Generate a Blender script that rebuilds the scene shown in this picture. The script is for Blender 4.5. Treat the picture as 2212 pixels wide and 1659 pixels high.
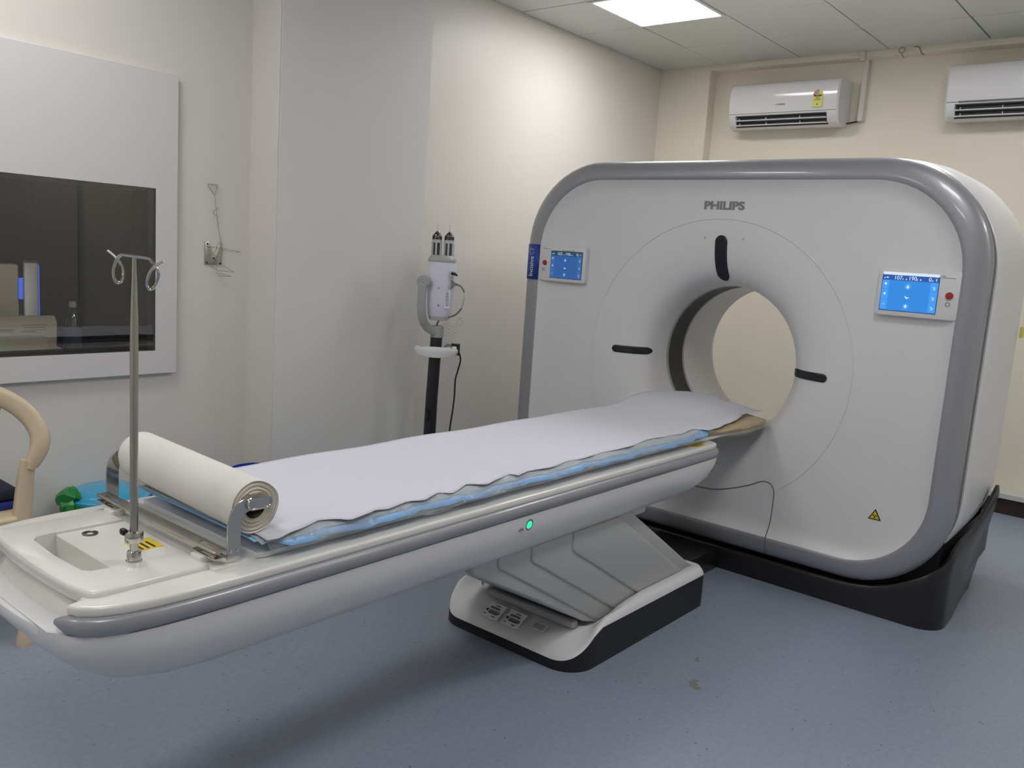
import bpy, bmesh, math, random
from mathutils import Vector, Matrix
random.seed(7)
PI = math.pi
S = bpy.context.scene
COL = S.collection
for o in list(bpy.data.objects):
    bpy.data.objects.remove(o, do_unlink=True)

# ---------------------------------------------------------------- camera
cam_d = bpy.data.cameras.new('camera')
cam = bpy.data.objects.new('camera', cam_d)
COL.objects.link(cam)
cam_d.sensor_width = 36.0
cam_d.lens = 36.0 * 1842.0 / 2212.0
cam_d.clip_start = 0.02
RX = Vector((0.63944096, -0.76584276, 0.06782419))      # image right
RD = Vector((-0.0733342, -0.14856797, -0.98617932))     # image down
RF = Vector((0.7653348, 0.62562962, -0.15116291))       # view direction
cam.matrix_world = Matrix(((RX.x, -RD.x, -RF.x, 0.0), (RX.y, -RD.y, -RF.y, 0.0),
                           (RX.z, -RD.z, -RF.z, 1.41), (0, 0, 0, 1)))
S.camera = cam

# ---------------------------------------------------------------- world, exposure
world = bpy.data.worlds.new('world')
S.world = world
world.use_nodes = True
world.node_tree.nodes['Background'].inputs[0].default_value = (0.6, 0.65, 0.7, 1)
world.node_tree.nodes['Background'].inputs[1].default_value = 0.0
S.view_settings.view_transform = 'Standard'
S.view_settings.look = 'None'
S.view_settings.exposure = 1.43
S.view_settings.gamma = 1.0
S.view_settings.use_curve_mapping = False
PANEL_STRENGTH = 7.0
PANEL_COLOR = (1.0, 0.978, 0.968)

# ---------------------------------------------------------------- materials
def mat(name, col, rough=0.5, metal=0.0, spec=0.5, coat=0.0, emit=None, es=0.0, noise=None, bump=None, alpha=1.0):
    """noise=(scale, amount) varies the colour, bump=(scale, strength, distance)"""
    m = bpy.data.materials.new(name)
    m.use_nodes = True
    nt = m.node_tree
    b = nt.nodes['Principled BSDF']
    b.inputs['Base Color'].default_value = (*col, 1)
    b.inputs['Roughness'].default_value = rough
    b.inputs['Metallic'].default_value = metal
    b.inputs['Specular IOR Level'].default_value = spec
    if coat:
        b.inputs['Coat Weight'].default_value = coat
        b.inputs['Coat Roughness'].default_value = 0.08
    if emit:
        b.inputs['Emission Color'].default_value = (*emit, 1)
        b.inputs['Emission Strength'].default_value = es
    if noise or bump:
        tc = nt.nodes.new('ShaderNodeTexCoord')
    if noise:
        n = nt.nodes.new('ShaderNodeTexNoise')
        n.inputs['Scale'].default_value = noise[0]
        n.inputs['Detail'].default_value = 5
        nt.links.new(tc.outputs['Object'], n.inputs['Vector'])
        r = nt.nodes.new('ShaderNodeMapRange')
        r.inputs['To Min'].default_value = 1 - noise[1]
        r.inputs['To Max'].default_value = 1 + noise[1]
        nt.links.new(n.outputs['Fac'], r.inputs['Value'])
        mx = nt.nodes.new('ShaderNodeMix')
        mx.data_type = 'RGBA'
        mx.blend_type = 'MULTIPLY'
        mx.inputs['Factor'].default_value = 1
        mx.inputs['A'].default_value = (*col, 1)
        nt.links.new(r.outputs['Result'], mx.inputs['B'])
        nt.links.new(mx.outputs['Result'], b.inputs['Base Color'])
    if bump:
        n2 = nt.nodes.new('ShaderNodeTexNoise')
        n2.inputs['Scale'].default_value = bump[0]
        n2.inputs['Detail'].default_value = 4
        nt.links.new(tc.outputs['Object'], n2.inputs['Vector'])
        bp = nt.nodes.new('ShaderNodeBump')
        bp.inputs['Strength'].default_value = bump[1]
        bp.inputs['Distance'].default_value = bump[2]
        nt.links.new(n2.outputs['Fac'], bp.inputs['Height'])
        nt.links.new(bp.outputs['Normal'], b.inputs['Normal'])
    return m

def clear_mat(name, tint, refl=0.12, rough=0.05, bump=None, fres=True):
    m = bpy.data.materials.new(name)
    m.use_nodes = True
    nt = m.node_tree
    nt.nodes.remove(nt.nodes['Principled BSDF'])
    out = nt.nodes['Material Output']
    t = nt.nodes.new('ShaderNodeBsdfTransparent')
    t.inputs[0].default_value = (*tint, 1)
    g = nt.nodes.new('ShaderNodeBsdfGlossy')
    g.inputs['Color'].default_value = (1, 1, 1, 1)
    g.inputs['Roughness'].default_value = rough
    mx = nt.nodes.new('ShaderNodeMixShader')
    if fres:
        f = nt.nodes.new('ShaderNodeFresnel')
        f.inputs['IOR'].default_value = 1.62
        nt.links.new(f.outputs[0], mx.inputs[0])
    else:
        mx.inputs[0].default_value = refl
    nt.links.new(t.outputs[0], mx.inputs[1])
    nt.links.new(g.outputs[0], mx.inputs[2])
    nt.links.new(mx.outputs[0], out.inputs['Surface'])
    if bump:
        tc = nt.nodes.new('ShaderNodeTexCoord')
        n2 = nt.nodes.new('ShaderNodeTexNoise')
        n2.inputs['Scale'].default_value = bump[0]
        n2.inputs['Detail'].default_value = 6
        n2.inputs['Roughness'].default_value = 0.7
        nt.links.new(tc.outputs['Object'], n2.inputs['Vector'])
        bp = nt.nodes.new('ShaderNodeBump')
        bp.inputs['Strength'].default_value = bump[1]
        bp.inputs['Distance'].default_value = bump[2]
        nt.links.new(n2.outputs['Fac'], bp.inputs['Height'])
        nt.links.new(bp.outputs['Normal'], g.inputs['Normal'])
        if fres:
            nt.links.new(bp.outputs['Normal'], f.inputs['Normal'])
    return m

def floor_mat():
    m = mat('blue_vinyl', (0.2, 0.24, 0.31), 0.42)
    nt = m.node_tree
    b = nt.nodes['Principled BSDF']
    tc = nt.nodes.new('ShaderNodeTexCoord')
    n = nt.nodes.new('ShaderNodeTexNoise'); n.inputs['Scale'].default_value = 55; n.inputs['Detail'].default_value = 6
    n.inputs['Roughness'].default_value = 0.75
    nt.links.new(tc.outputs['Object'], n.inputs['Vector'])
    cr = nt.nodes.new('ShaderNodeValToRGB')
    cr.color_ramp.elements[0].position = 0.34; cr.color_ramp.elements[0].color = (0.232, 0.274, 0.350, 1)
    cr.color_ramp.elements[1].position = 0.66; cr.color_ramp.elements[1].color = (0.288, 0.331, 0.408, 1)
    nt.links.new(n.outputs['Fac'], cr.inputs[0])
    v = nt.nodes.new('ShaderNodeTexVoronoi'); v.inputs['Scale'].default_value = 26
    nt.links.new(tc.outputs['Object'], v.inputs['Vector'])
    lt = nt.nodes.new('ShaderNodeMath'); lt.operation = 'LESS_THAN'; lt.inputs[1].default_value = 0.085
    nt.links.new(v.outputs['Distance'], lt.inputs[0])
    sp = nt.nodes.new('ShaderNodeSeparateColor')
    nt.links.new(v.outputs['Color'], sp.inputs[0])
    gt = nt.nodes.new('ShaderNodeMath'); gt.operation = 'GREATER_THAN'; gt.inputs[1].default_value = 0.6
    nt.links.new(sp.outputs[0], gt.inputs[0])
    mu = nt.nodes.new('ShaderNodeMath'); mu.operation = 'MULTIPLY'
    nt.links.new(lt.outputs[0], mu.inputs[0]); nt.links.new(gt.outputs[0], mu.inputs[1])
    m2 = nt.nodes.new('ShaderNodeMath'); m2.operation = 'MULTIPLY'; m2.inputs[1].default_value = 0.75
    nt.links.new(mu.outputs[0], m2.inputs[0])
    mx = nt.nodes.new('ShaderNodeMix'); mx.data_type = 'RGBA'
    nt.links.new(m2.outputs[0], mx.inputs['Factor'])
    nt.links.new(cr.outputs[0], mx.inputs['A'])
    mx.inputs['B'].default_value = (0.035, 0.045, 0.06, 1)
    nt.links.new(mx.outputs['Result'], b.inputs['Base Color'])
    return m

M = {}
M['floor'] = floor_mat()
M['wall'] = mat('cream_wall_paint', (0.72, 0.695, 0.645), 0.42, spec=0.4, noise=(1.2, 0.02), bump=(60, 0.06, 0.002))
M['cream'] = mat('deep_cream_paint', (0.80, 0.745, 0.63), 0.42, spec=0.4, noise=(1.2, 0.02), bump=(60, 0.06, 0.002))
M['pillar'] = mat('grey_white_paint', (0.71, 0.70, 0.675), 0.5, noise=(1.0, 0.02), bump=(60, 0.06, 0.002))
M['ceil'] = mat('ceiling_tile', (0.64, 0.65, 0.615), 0.38, noise=(1.5, 0.05))
M['void'] = mat('ceiling_void', (0.03, 0.03, 0.025), 0.9)
M['board'] = mat('white_laminate', (0.69, 0.675, 0.665), 0.4)
M['brown'] = mat('brown_skirting', (0.032, 0.019, 0.014), 0.5, noise=(18, 0.25))
M['strip'] = mat('pale_skirting_cap', (0.55, 0.57, 0.54), 0.45)
M['white'] = mat('white_moulded_plastic', (0.74, 0.74, 0.745), 0.32, coat=0.15)
M['gantry'] = mat('gantry_white', (0.76, 0.76, 0.765), 0.34, coat=0.12)
M['offwhite'] = mat('warm_white_plastic', (0.77, 0.76, 0.72), 0.25, coat=0.3)
M['silver'] = mat('silver_paint', (0.34, 0.343, 0.37), 0.40, metal=0.3, coat=0.5)
M['grey'] = mat('grey_plastic', (0.36, 0.37, 0.36), 0.45)
M['ltgrey'] = mat('light_grey_plastic', (0.50, 0.51, 0.51), 0.45)
M['panelgrey'] = mat('lift_cover_grey', (0.46, 0.47, 0.47), 0.5)
M['dark'] = mat('charcoal_plastic', (0.013, 0.013, 0.016), 0.45)
M['darkbase'] = mat('charcoal_base', (0.013, 0.0125, 0.0145), 0.35, coat=0.15)
M['black'] = mat('black', (0.008, 0.008, 0.01), 0.5)
M['mylar'] = mat('dark_mylar', (0.018, 0.020, 0.027), 0.4, spec=0.25)
M['blackglass'] = mat('black_glass', (0.008, 0.010, 0.017), 0.3, coat=0.15)
M['seam'] = mat('seam_grey', (0.16, 0.16, 0.17), 0.6)
M['chrome'] = mat('polished_steel', (0.62, 0.60, 0.56), 0.13, metal=1.0)
M['steel'] = mat('brushed_steel', (0.50, 0.48, 0.43), 0.28, metal=1.0)
M['darksteel'] = mat('dark_steel', (0.16, 0.155, 0.15), 0.3, metal=1.0)
M['paper'] = mat('white_paper', (0.655, 0.655, 0.72), 0.85, spec=0.2, bump=(14, 0.12, 0.004))
M['rollpaper'] = mat('cream_white_paper', (0.74, 0.725, 0.695), 0.85, spec=0.2, bump=(180, 0.1, 0.001))
M['rollside'] = mat('paper_layers', (0.74, 0.70, 0.62), 0.9, spec=0.2)
M['core'] = mat('cardboard_core', (0.16, 0.14, 0.13), 0.8)
M['blue'] = mat('blue_backing', (0.26, 0.50, 0.83), 0.35)
M['nonwoven'] = mat('pale_nonwoven', (0.52, 0.60, 0.64), 0.7, noise=(30, 0.06))
M['film'] = clear_mat('clear_film', (0.93, 0.94, 0.95), refl=0.26, rough=0.06, bump=(48, 1.0, 0.02), fres=False)
M['tan'] = mat('tan_vinyl', (0.50, 0.39, 0.245), 0.55, noise=(22, 0.18))
M['padgrey'] = mat('pad_side_grey', (0.42, 0.41, 0.42), 0.6)
M['chair'] = mat('beige_plastic', (0.66, 0.53, 0.36), 0.3, coat=0.2)
M['navy'] = mat('navy_cloth', (0.012, 0.014, 0.035), 0.8)
M['royal'] = mat('royal_blue_cloth', (0.02, 0.04, 0.28), 0.7)
M['cyan'] = mat('blue_bin_plastic', (0.03, 0.33, 0.58), 0.25, coat=0.3)
M['dblue'] = mat('deep_blue_plastic', (0.02, 0.05, 0.45), 0.35)
M['green'] = mat('green_bag', (0.005, 0.20, 0.025), 0.35)
M['red'] = mat('red_bag', (0.35, 0.01, 0.02), 0.35)
M['binbody'] = mat('bin_body_blue', (0.02, 0.16, 0.30), 0.4)
M['yellow'] = mat('yellow_sticker', (0.78, 0.58, 0.02), 0.5)
M['lime'] = mat('yellow_green_sticker', (0.72, 0.72, 0.16), 0.5)
M['print'] = mat('black_print', (0.02, 0.02, 0.02), 0.6)
M['greyprint'] = mat('grey_print', (0.25, 0.25, 0.26), 0.6)
M['labelpaper'] = mat('label_paper', (0.85, 0.86, 0.87), 0.5)
M['logo'] = mat('logo_grey', (0.25, 0.25, 0.26), 0.3, metal=0.5)
M['badge'] = mat('badge_blue', (0.010, 0.048, 0.32), 0.4)
M['badgetext'] = mat('badge_lettering', (0.55, 0.66, 0.80), 0.5)
M['redbtn'] = mat('red_button', (0.45, 0.015, 0.02), 0.3)
M['redprint'] = mat('red_print', (0.40, 0.06, 0.05), 0.5)
M['scr_r'] = mat('screen_blue_bright', (0, 0, 0), 0.3, emit=(0.03, 0.27, 0.80), es=0.341)
M['scr_r2'] = mat('screen_key_bright', (0, 0, 0), 0.3, emit=(0.05, 0.33, 0.92), es=0.378)
M['scr_rh'] = mat('screen_header_bright', (0, 0, 0), 0.3, emit=(0.02, 0.10, 0.42), es=0.341)
M['scr_l'] = mat('screen_blue_dim', (0, 0, 0), 0.3, emit=(0.035, 0.135, 0.42), es=0.277)
M['scr_l2'] = mat('screen_key_dim', (0, 0, 0), 0.3, emit=(0.04, 0.17, 0.46), es=0.296)
M['scr_lh'] = mat('screen_header_dim', (0, 0, 0), 0.3, emit=(0.025, 0.07, 0.15), es=0.296)
M['scr_w'] = mat('screen_white', (0.1, 0.1, 0.1), 0.4, emit=(0.75, 0.88, 1.0), es=0.321)
M['scr_wl'] = mat('screen_white_dim', (0.1, 0.1, 0.1), 0.4, emit=(0.45, 0.68, 0.85), es=0.265)
M['monblue'] = mat('monitor_blue', (0, 0, 0), 0.3, emit=(0.05, 0.14, 0.9), es=0.341)
M['monwhite'] = mat('monitor_white', (0, 0, 0), 0.3, emit=(0.8, 0.85, 1.0), es=0.454)
M['led'] = mat('green_led', (0, 0.1, 0.05), 0.3, emit=(0.01, 0.85, 0.30), es=0.572)
M['lamp'] = mat('led_diffuser', (0.9, 0.9, 0.9), 0.5, emit=PANEL_COLOR, es=PANEL_STRENGTH)
M['lampframe'] = mat('lamp_frame', (0.75, 0.74, 0.74), 0.35)
M['glass'] = clear_mat('window_glass', (0.97, 0.955, 0.92), rough=0.0)
M['ac'] = mat('aircon_white', (0.74, 0.74, 0.76), 0.16, coat=0.4)
M['injwhite'] = mat('injector_white', (0.68, 0.68, 0.80), 0.4)
M['pole'] = mat('injector_pole', (0.013, 0.014, 0.021), 0.4)
M['cable'] = mat('cable_grey', (0.20, 0.20, 0.17), 0.5)
M['spring'] = mat('clear_coil_tube', (0.55, 0.56, 0.56), 0.3)
M['clear'] = clear_mat('clear_plastic', (0.95, 0.95, 0.95), refl=0.07, rough=0.08, fres=False)
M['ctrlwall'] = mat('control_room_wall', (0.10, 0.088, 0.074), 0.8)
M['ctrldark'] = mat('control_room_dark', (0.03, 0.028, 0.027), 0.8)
M['console'] = mat('console_cream', (0.78, 0.76, 0.68), 0.45)
M['stain'] = mat('floor_stain', (0.22, 0.21, 0.18), 0.6)
M['pipe'] = mat('brown_pipe', (0.30, 0.24, 0.19), 0.5)
M['bottlewater'] = clear_mat('bottle_plastic', (0.82, 0.86, 0.88), refl=0.12, rough=0.06, fres=False)
M['bottlelabel'] = mat('bottle_label', (0.06, 0.16, 0.30), 0.5)

# ---------------------------------------------------------------- mesh helpers
def join(dst, src):
    me = bpy.data.meshes.new('tmp')
    src.to_mesh(me)
    dst.from_mesh(me)
    bpy.data.meshes.remove(me)
    src.free()
    return dst

def box(dst, a, b, bev=0.0, seg=2, mtx=None):
    t = bmesh.new()
    bmesh.ops.create_cube(t, size=1.0)
    a = Vector(a); b = Vector(b)
    for v in t.verts:
        v.co = Vector(((a[i] + b[i]) / 2 + v.co[i] * (b[i] - a[i]) for i in range(3)))
    if bev:
        bmesh.ops.bevel(t, geom=list(t.edges), offset=bev, segments=seg, profile=0.5, affect='EDGES')
    if mtx is not None:
        t.transform(mtx)
    return join(dst, t)

def prism(dst, pts, axis, a0, a1, bev=0.0, seg=2):
    """extrude a 2D polygon. axis 'x': pts=(y,z); 'y': pts=(x,z); 'z': pts=(x,y)"""
    def mk(p, a):
        if axis == 'x': return (a, p[0], p[1])
        if axis == 'y': return (p[0], a, p[1])
        return (p[0], p[1], a)
    t = bmesh.new()
    n = len(pts)
    v0 = [t.verts.new(mk(p, a0)) for p in pts]
    v1 = [t.verts.new(mk(p, a1)) for p in pts]
    t.faces.new(v0); t.faces.new(list(reversed(v1)))
    for i in range(n):
        t.faces.new((v0[i], v1[i], v1[(i + 1) % n], v0[(i + 1) % n]))
    bmesh.ops.recalc_face_normals(t, faces=list(t.faces))
    if bev:
        ed = [e for e in t.edges if abs(e.calc_face_angle(0)) > 0.35]
        bmesh.ops.bevel(t, geom=ed, offset=bev, segments=seg, profile=0.5, affect='EDGES', clamp_overlap=True)
    return join(dst, t)

def loft(dst, rings, closed=True, cap0=False, cap1=False):
    t = bmesh.new()
    vr = [[t.verts.new(p) for p in r] for r in rings]
    n = len(rings[0])
    for a, b in zip(vr[:-1], vr[1:]):
        for i in range(n if closed else n - 1):
            j = (i + 1) % n
            try: t.faces.new((a[i], a[j], b[j], b[i]))
            except ValueError: pass
    if cap0: t.faces.new(vr[0])
    if cap1: t.faces.new(vr[-1])
    bmesh.ops.remove_doubles(t, verts=list(t.verts), dist=1e-6)
    bmesh.ops.recalc_face_normals(t, faces=list(t.faces))
    return join(dst, t)

def tube(dst, path, r, n=10, closed=False, cap=True, flat=None, up=None):
    """r: radius or list. flat=(w,h) makes an elliptical/rectangular-ish ribbon section with up-vector up"""
    P = [Vector(p) for p in path]
    m = len(P)
    T = []
    for i in range(m):
        if closed: d = P[(i + 1) % m] - P[i - 1]
        else: d = P[min(i + 1, m - 1)] - P[max(i - 1, 0)]
        T.append(d.normalized())
    u = Vector(up) if up else (Vector((0, 0, 1)) if abs(T[0].z) < 0.9 else Vector((1, 0, 0)))
    rings = []
    for i in range(m):
        if up: u = Vector(up)
        s = T[i].cross(u)
        if s.length < 1e-6: s = T[i].cross(Vector((0.3, 1, 0.2)))
        s.normalize()
        u = s.cross(T[i]).normalized()
        rr = r[i] if isinstance(r, (list, tuple)) else r
        ring = []
        for k in range(n):
            a = 2 * PI * k / n + PI / n
            c, q = math.cos(a), math.sin(a)
            if flat:
                f = flat[i] if isinstance(flat, list) else flat
                e = 0.5
                c = math.copysign(abs(c) ** e, c); q = math.copysign(abs(q) ** e, q)
                ring.append(P[i] + s * c * f[0] / 2 + u * q * f[1] / 2)
            else:
                ring.append(P[i] + s * c * rr + u * q * rr)
        rings.append(ring)
    if closed: rings.append(rings[0])
    return loft(dst, rings, True, cap and not closed, cap and not closed)

def smooth_path(pts, k=6):
    """Catmull-Rom through the points"""
    P = [Vector(p) for p in pts]
    out = []
    for i in range(len(P) - 1):
        p0 = P[max(i - 1, 0)]; p1 = P[i]; p2 = P[i + 1]; p3 = P[min(i + 2, len(P) - 1)]
        for j in range(k):
            t = j / k
            out.append(0.5 * ((2 * p1) + (p2 - p0) * t + (2 * p0 - 5 * p1 + 4 * p2 - p3) * t * t + (3 * p1 - p0 - 3 * p2 + p3) * t ** 3))
    out.append(P[-1])
    return out

def lathe(dst, prof, c=(0, 0, 0), n=24, mtx=None, sx=1.0, sy=1.0):
    """prof: (radius, z) list, around Z"""
    rings = []
    for r, z in prof:
        rings.append([Vector((max(r, 1e-5) * sx * math.cos(2 * PI * k / n), max(r, 1e-5) * sy * math.sin(2 * PI * k / n), z)) for k in range(n)])
    t = bmesh.new()
    loft(t, rings, True, False, False)
    bmesh.ops.remove_doubles(t, verts=list(t.verts), dist=3e-5)
    bmesh.ops.holes_fill(t, edges=[e for e in t.edges if e.is_boundary], sides=0) if False else None
    if mtx is not None: t.transform(mtx)
    t.transform(Matrix.Translation(Vector(c)))
    return join(dst, t)

def axis_to(d):
    return Vector((0, 0, 1)).rotation_difference(Vector(d).normalized()).to_matrix().to_4x4()

def rrect(u0, u1, v0, v1, r, nc=14, ne=8):
    """rounded rectangle outline, fixed point count"""
    if not isinstance(r, (list, tuple)): r = (r, r, r, r)
    pts = []
    cs = [(u1 - r[0], v0 + r[0], -90, r[0]), (u1 - r[1], v1 - r[1], 0, r[1]), (u0 + r[2], v1 - r[2], 90, r[2]), (u0 + r[3], v0 + r[3], 180, r[3])]
    for q in range(4):
        cx, cy, a0, rr = cs[q]
        arc = [(cx + rr * math.cos(math.radians(a0 + 90 * i / nc)), cy + rr * math.sin(math.radians(a0 + 90 * i / nc))) for i in range(nc + 1)]
        pts += arc
        nx = cs[(q + 1) % 4]
        e = (nx[0] + nx[3] * math.cos(math.radians(nx[2])), nx[1] + nx[3] * math.sin(math.radians(nx[2])))
        s = arc[-1]
        for i in range(1, ne):
            pts.append((s[0] + (e[0] - s[0]) * i / ne, s[1] + (e[1] - s[1]) * i / ne))
    return pts

def finish(me, ang=35):
    for p in me.polygons: p.use_smooth = True
    me.set_sharp_from_angle(angle=math.radians(ang))

def base_of(p):
    return p.get('_root', None)

ROOT = {}
def obj(name, bm, m, parent=None, world=True, ang=35, label=None):
    """one mesh object; part geometry is given in world coordinates (world=True) or in the thing's own frame"""
    me = bpy.data.meshes.new(name)
    if parent is not None and world:
        bm.transform(ROOT[parent.name].inverted())
    bmesh.ops.recalc_face_normals(bm, faces=list(bm.faces))
    bm.to_mesh(me); bm.free()
    me.materials.append(M[m])
    finish(me, ang)
    o = bpy.data.objects.new(name, me)
    COL.objects.link(o)
    if parent is not None:
        o.parent = parent
        ROOT[o.name] = ROOT[parent.name]
    if label: o['label'] = label
    return o

def thing(name, label, cat, loc=(0, 0, 0), rotz=0.0, group=None, kind=None):
    o = bpy.data.objects.new(name, None)
    o.empty_display_size = 0.1
    COL.objects.link(o)
    o.location = loc
    o.rotation_euler = (0, 0, rotz)
    ROOT[o.name] = Matrix.Translation(Vector(loc)) @ Matrix.Rotation(rotz, 4, 'Z')
    if label: o['label'] = label
    if cat: o['category'] = cat
    if group: o['group'] = group
    if kind: o['kind'] = kind
    return o

def single(name, bm, m, label, cat, loc, group=None, ang=35):
    """a thing that is one mesh, with its origin at loc"""
    bm.transform(Matrix.Translation(-Vector(loc)))
    me = bpy.data.meshes.new(name)
    bmesh.ops.recalc_face_normals(bm, faces=list(bm.faces))
    bm.to_mesh(me); bm.free()
    me.materials.append(M[m]); finish(me, ang)
    o = bpy.data.objects.new(name, me); COL.objects.link(o)
    o.location = loc
    ROOT[o.name] = Matrix.Translation(Vector(loc))
    o['label'] = label; o['category'] = cat
    if group: o['group'] = group
    return o

def struct(name, bm, m, ang=35):
    o = obj(name, bm, m, ang=ang)
    o['kind'] = 'structure'
    ROOT[o.name] = Matrix.Identity(4)
    return o

def text_bm(s, size, org, xd, yd, bold=0.0, extr=0.0004, align='LEFT', sx=1.0):
    c = bpy.data.curves.new('txt', 'FONT')
    c.body = s; c.size = size; c.offset = bold; c.extrude = extr; c.align_x = align; c.resolution_u = 3
    o = bpy.data.objects.new('txt', c)
    COL.objects.link(o)
    dg = bpy.context.evaluated_depsgraph_get()
    me = bpy.data.meshes.new_from_object(o.evaluated_get(dg))
    b = bmesh.new(); b.from_mesh(me)
    bpy.data.objects.remove(o); bpy.data.curves.remove(c); bpy.data.meshes.remove(me)
    X = Vector(xd).normalized() * sx; Y = Vector(yd).normalized(); Z = X.cross(Y).normalized()
    mt = Matrix(((X.x, Y.x, Z.x, org[0]), (X.y, Y.y, Z.y, org[1]), (X.z, Y.z, Z.z, org[2]), (0, 0, 0, 1)))
    b.transform(mt)
    return b

def bool_cut(bm, cutters):
    me = bpy.data.meshes.new('a'); bm.to_mesh(me); bm.free()
    o = bpy.data.objects.new('a', me); COL.objects.link(o)
    tmp = []
    for cbm in cutters:
        cm = bpy.data.meshes.new('c'); cbm.to_mesh(cm); cbm.free()
        co = bpy.data.objects.new('c', cm); COL.objects.link(co)
        md = o.modifiers.new('b', 'BOOLEAN'); md.operation = 'DIFFERENCE'; md.object = co; md.solver = 'EXACT'
        tmp.append(co)
    dg = bpy.context.evaluated_depsgraph_get()
    em = bpy.data.meshes.new_from_object(o.evaluated_get(dg))
    r = bmesh.new(); r.from_mesh(em)
    for x in tmp + [o]: bpy.data.objects.remove(x)
    return r

def B(): return bmesh.new()
def lerp(a, b, t): return a + (b - a) * t
def sst(a, b, x):
    t = min(1, max(0, (x - a) / (b - a)))
    return t * t * (3 - 2 * t)
def poly(x, pts):
    if x <= pts[0][0]: return pts[0][1]
    for (a, b), (c, d) in zip(pts[:-1], pts[1:]):
        if x <= c: return b + (d - b) * (x - a) / (c - a)
    return pts[-1][1]

# ================================================================ ROOM SHELL
CEIL = 2.90
X0, X1 = -2.2, 6.04          # front wall behind the camera, back wall
Y0, Y1 = -2.2, 3.64          # right wall, window wall
XR = 6.15                    # recessed face of the back wall

b = B(); box(b, (X0 - .2, Y0 - .2, -0.12), (XR + .2, Y1 + 3.0, 0.0))
floor_o = struct('floor', b, 'floor')
# scuff marks on the vinyl
def stain(pts):
    b = B(); t = bmesh.new()
    vs = [t.verts.new((x, y, 0.0006)) for x, y in pts]
    t.faces.new(vs)
    ext = bmesh.ops.extrude_face_region(t, geom=list(t.faces))
    for v in ext['geom']:
        if isinstance(v, bmesh.types.BMVert): v.co.z = 0.0002
    join(b, t)
    obj('scuff_mark', b, 'stain', floor_o)
stain([(2.56, 1.215), (2.585, 1.21), (2.59, 1.19), (2.57, 1.195), (2.562, 1.18), (2.55, 1.185), (2.545, 1.16), (2.52, 1.165), (2.53, 1.2)])
stain([(2.71, 1.275), (2.74, 1.285), (2.745, 1.278), (2.715, 1.26)])

# --- window wall (left) with its opening, and the pillar
WX0, WX1, WZ0, WZ1 = -0.10, 1.90, 0.875, 1.582
b = B()
TH = 0.12
box(b, (X0, Y1, 0), (WX0, Y1 + TH, 2.96))
box(b, (WX1, Y1, 0), (XR, Y1 + TH, 2.96))
box(b, (WX0, Y1, 0), (WX1, Y1 + TH, WZ0))
box(b, (WX0, Y1, WZ1), (WX1, Y1 + TH, 2.96))
wl = struct('wall_left', b, 'wall')
b = B(); box(b, (2.387, 3.426, 0), (3.335, Y1 + .02, 2.96), 0.006, 1)
obj('pillar', b, 'pillar', wl, label='grey white boxed pillar')
b = B(); box(b, (2.381, 3.427, 0), (2.388, Y1 + .02, 2.96), 0.001, 1)
obj('pillar_return', b, 'wall', wl, label='cream painted return of the pillar')
# --- back wall: proud frame (left pier and top beam) round a recessed face
b = B()
box(b, (XR, Y0, 0), (XR + .12, Y1 + .1, 2.96))
box(b, (X1, 3.217, 0), (XR + .05, Y1 + .1, 2.96), 0.004, 1)
box(b, (X1, Y0, 2.866), (XR + .05, 3.22, 2.96), 0.003, 1)
wb = struct('wall_back', b, 'cream')
b = B(); box(b, (X0, Y0 - .12, 0), (XR + .12, Y0, 2.96)); struct('wall_right', b, 'wall')
b = B(); box(b, (X0 - .12, Y0 - .12, 0), (X0, Y1 + .12, 2.96)); struct('wall_front', b, 'wall')
t = thing('door_1', None, None, (4.55, Y0, 0), kind='structure')  # unseen door, added for its reflection in the control window
b = B(); box(b, (4.10, Y0, 0), (4.15, Y0 + .03, 2.05), .003, 1); box(b, (4.95, Y0, 0), (5.0, Y0 + .03, 2.05), .003, 1); box(b, (4.15, Y0, 2.0), (4.95, Y0 + .03, 2.05), .003, 1); obj('door_frame', b, 'strip', t)
b = B(); box(b, (4.153, Y0 + .001, .005), (4.947, Y0 + .02, 1.997), .003, 1); obj('door_leaf', b, 'console', t)
# baseboard on the back wall
b = B(); box(b, (XR - .125, Y0, 0), (XR, 3.2, 0.10), 0.003, 1)
bb = struct('baseboard_back', b, 'brown')
b = B(); box(b, (XR - .14, Y0, 0.1), (XR, 3.2, 0.135), 0.003, 1)
obj('cap_strip', b, 'strip', bb, label='pale strip on top of the brown skirting')

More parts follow.
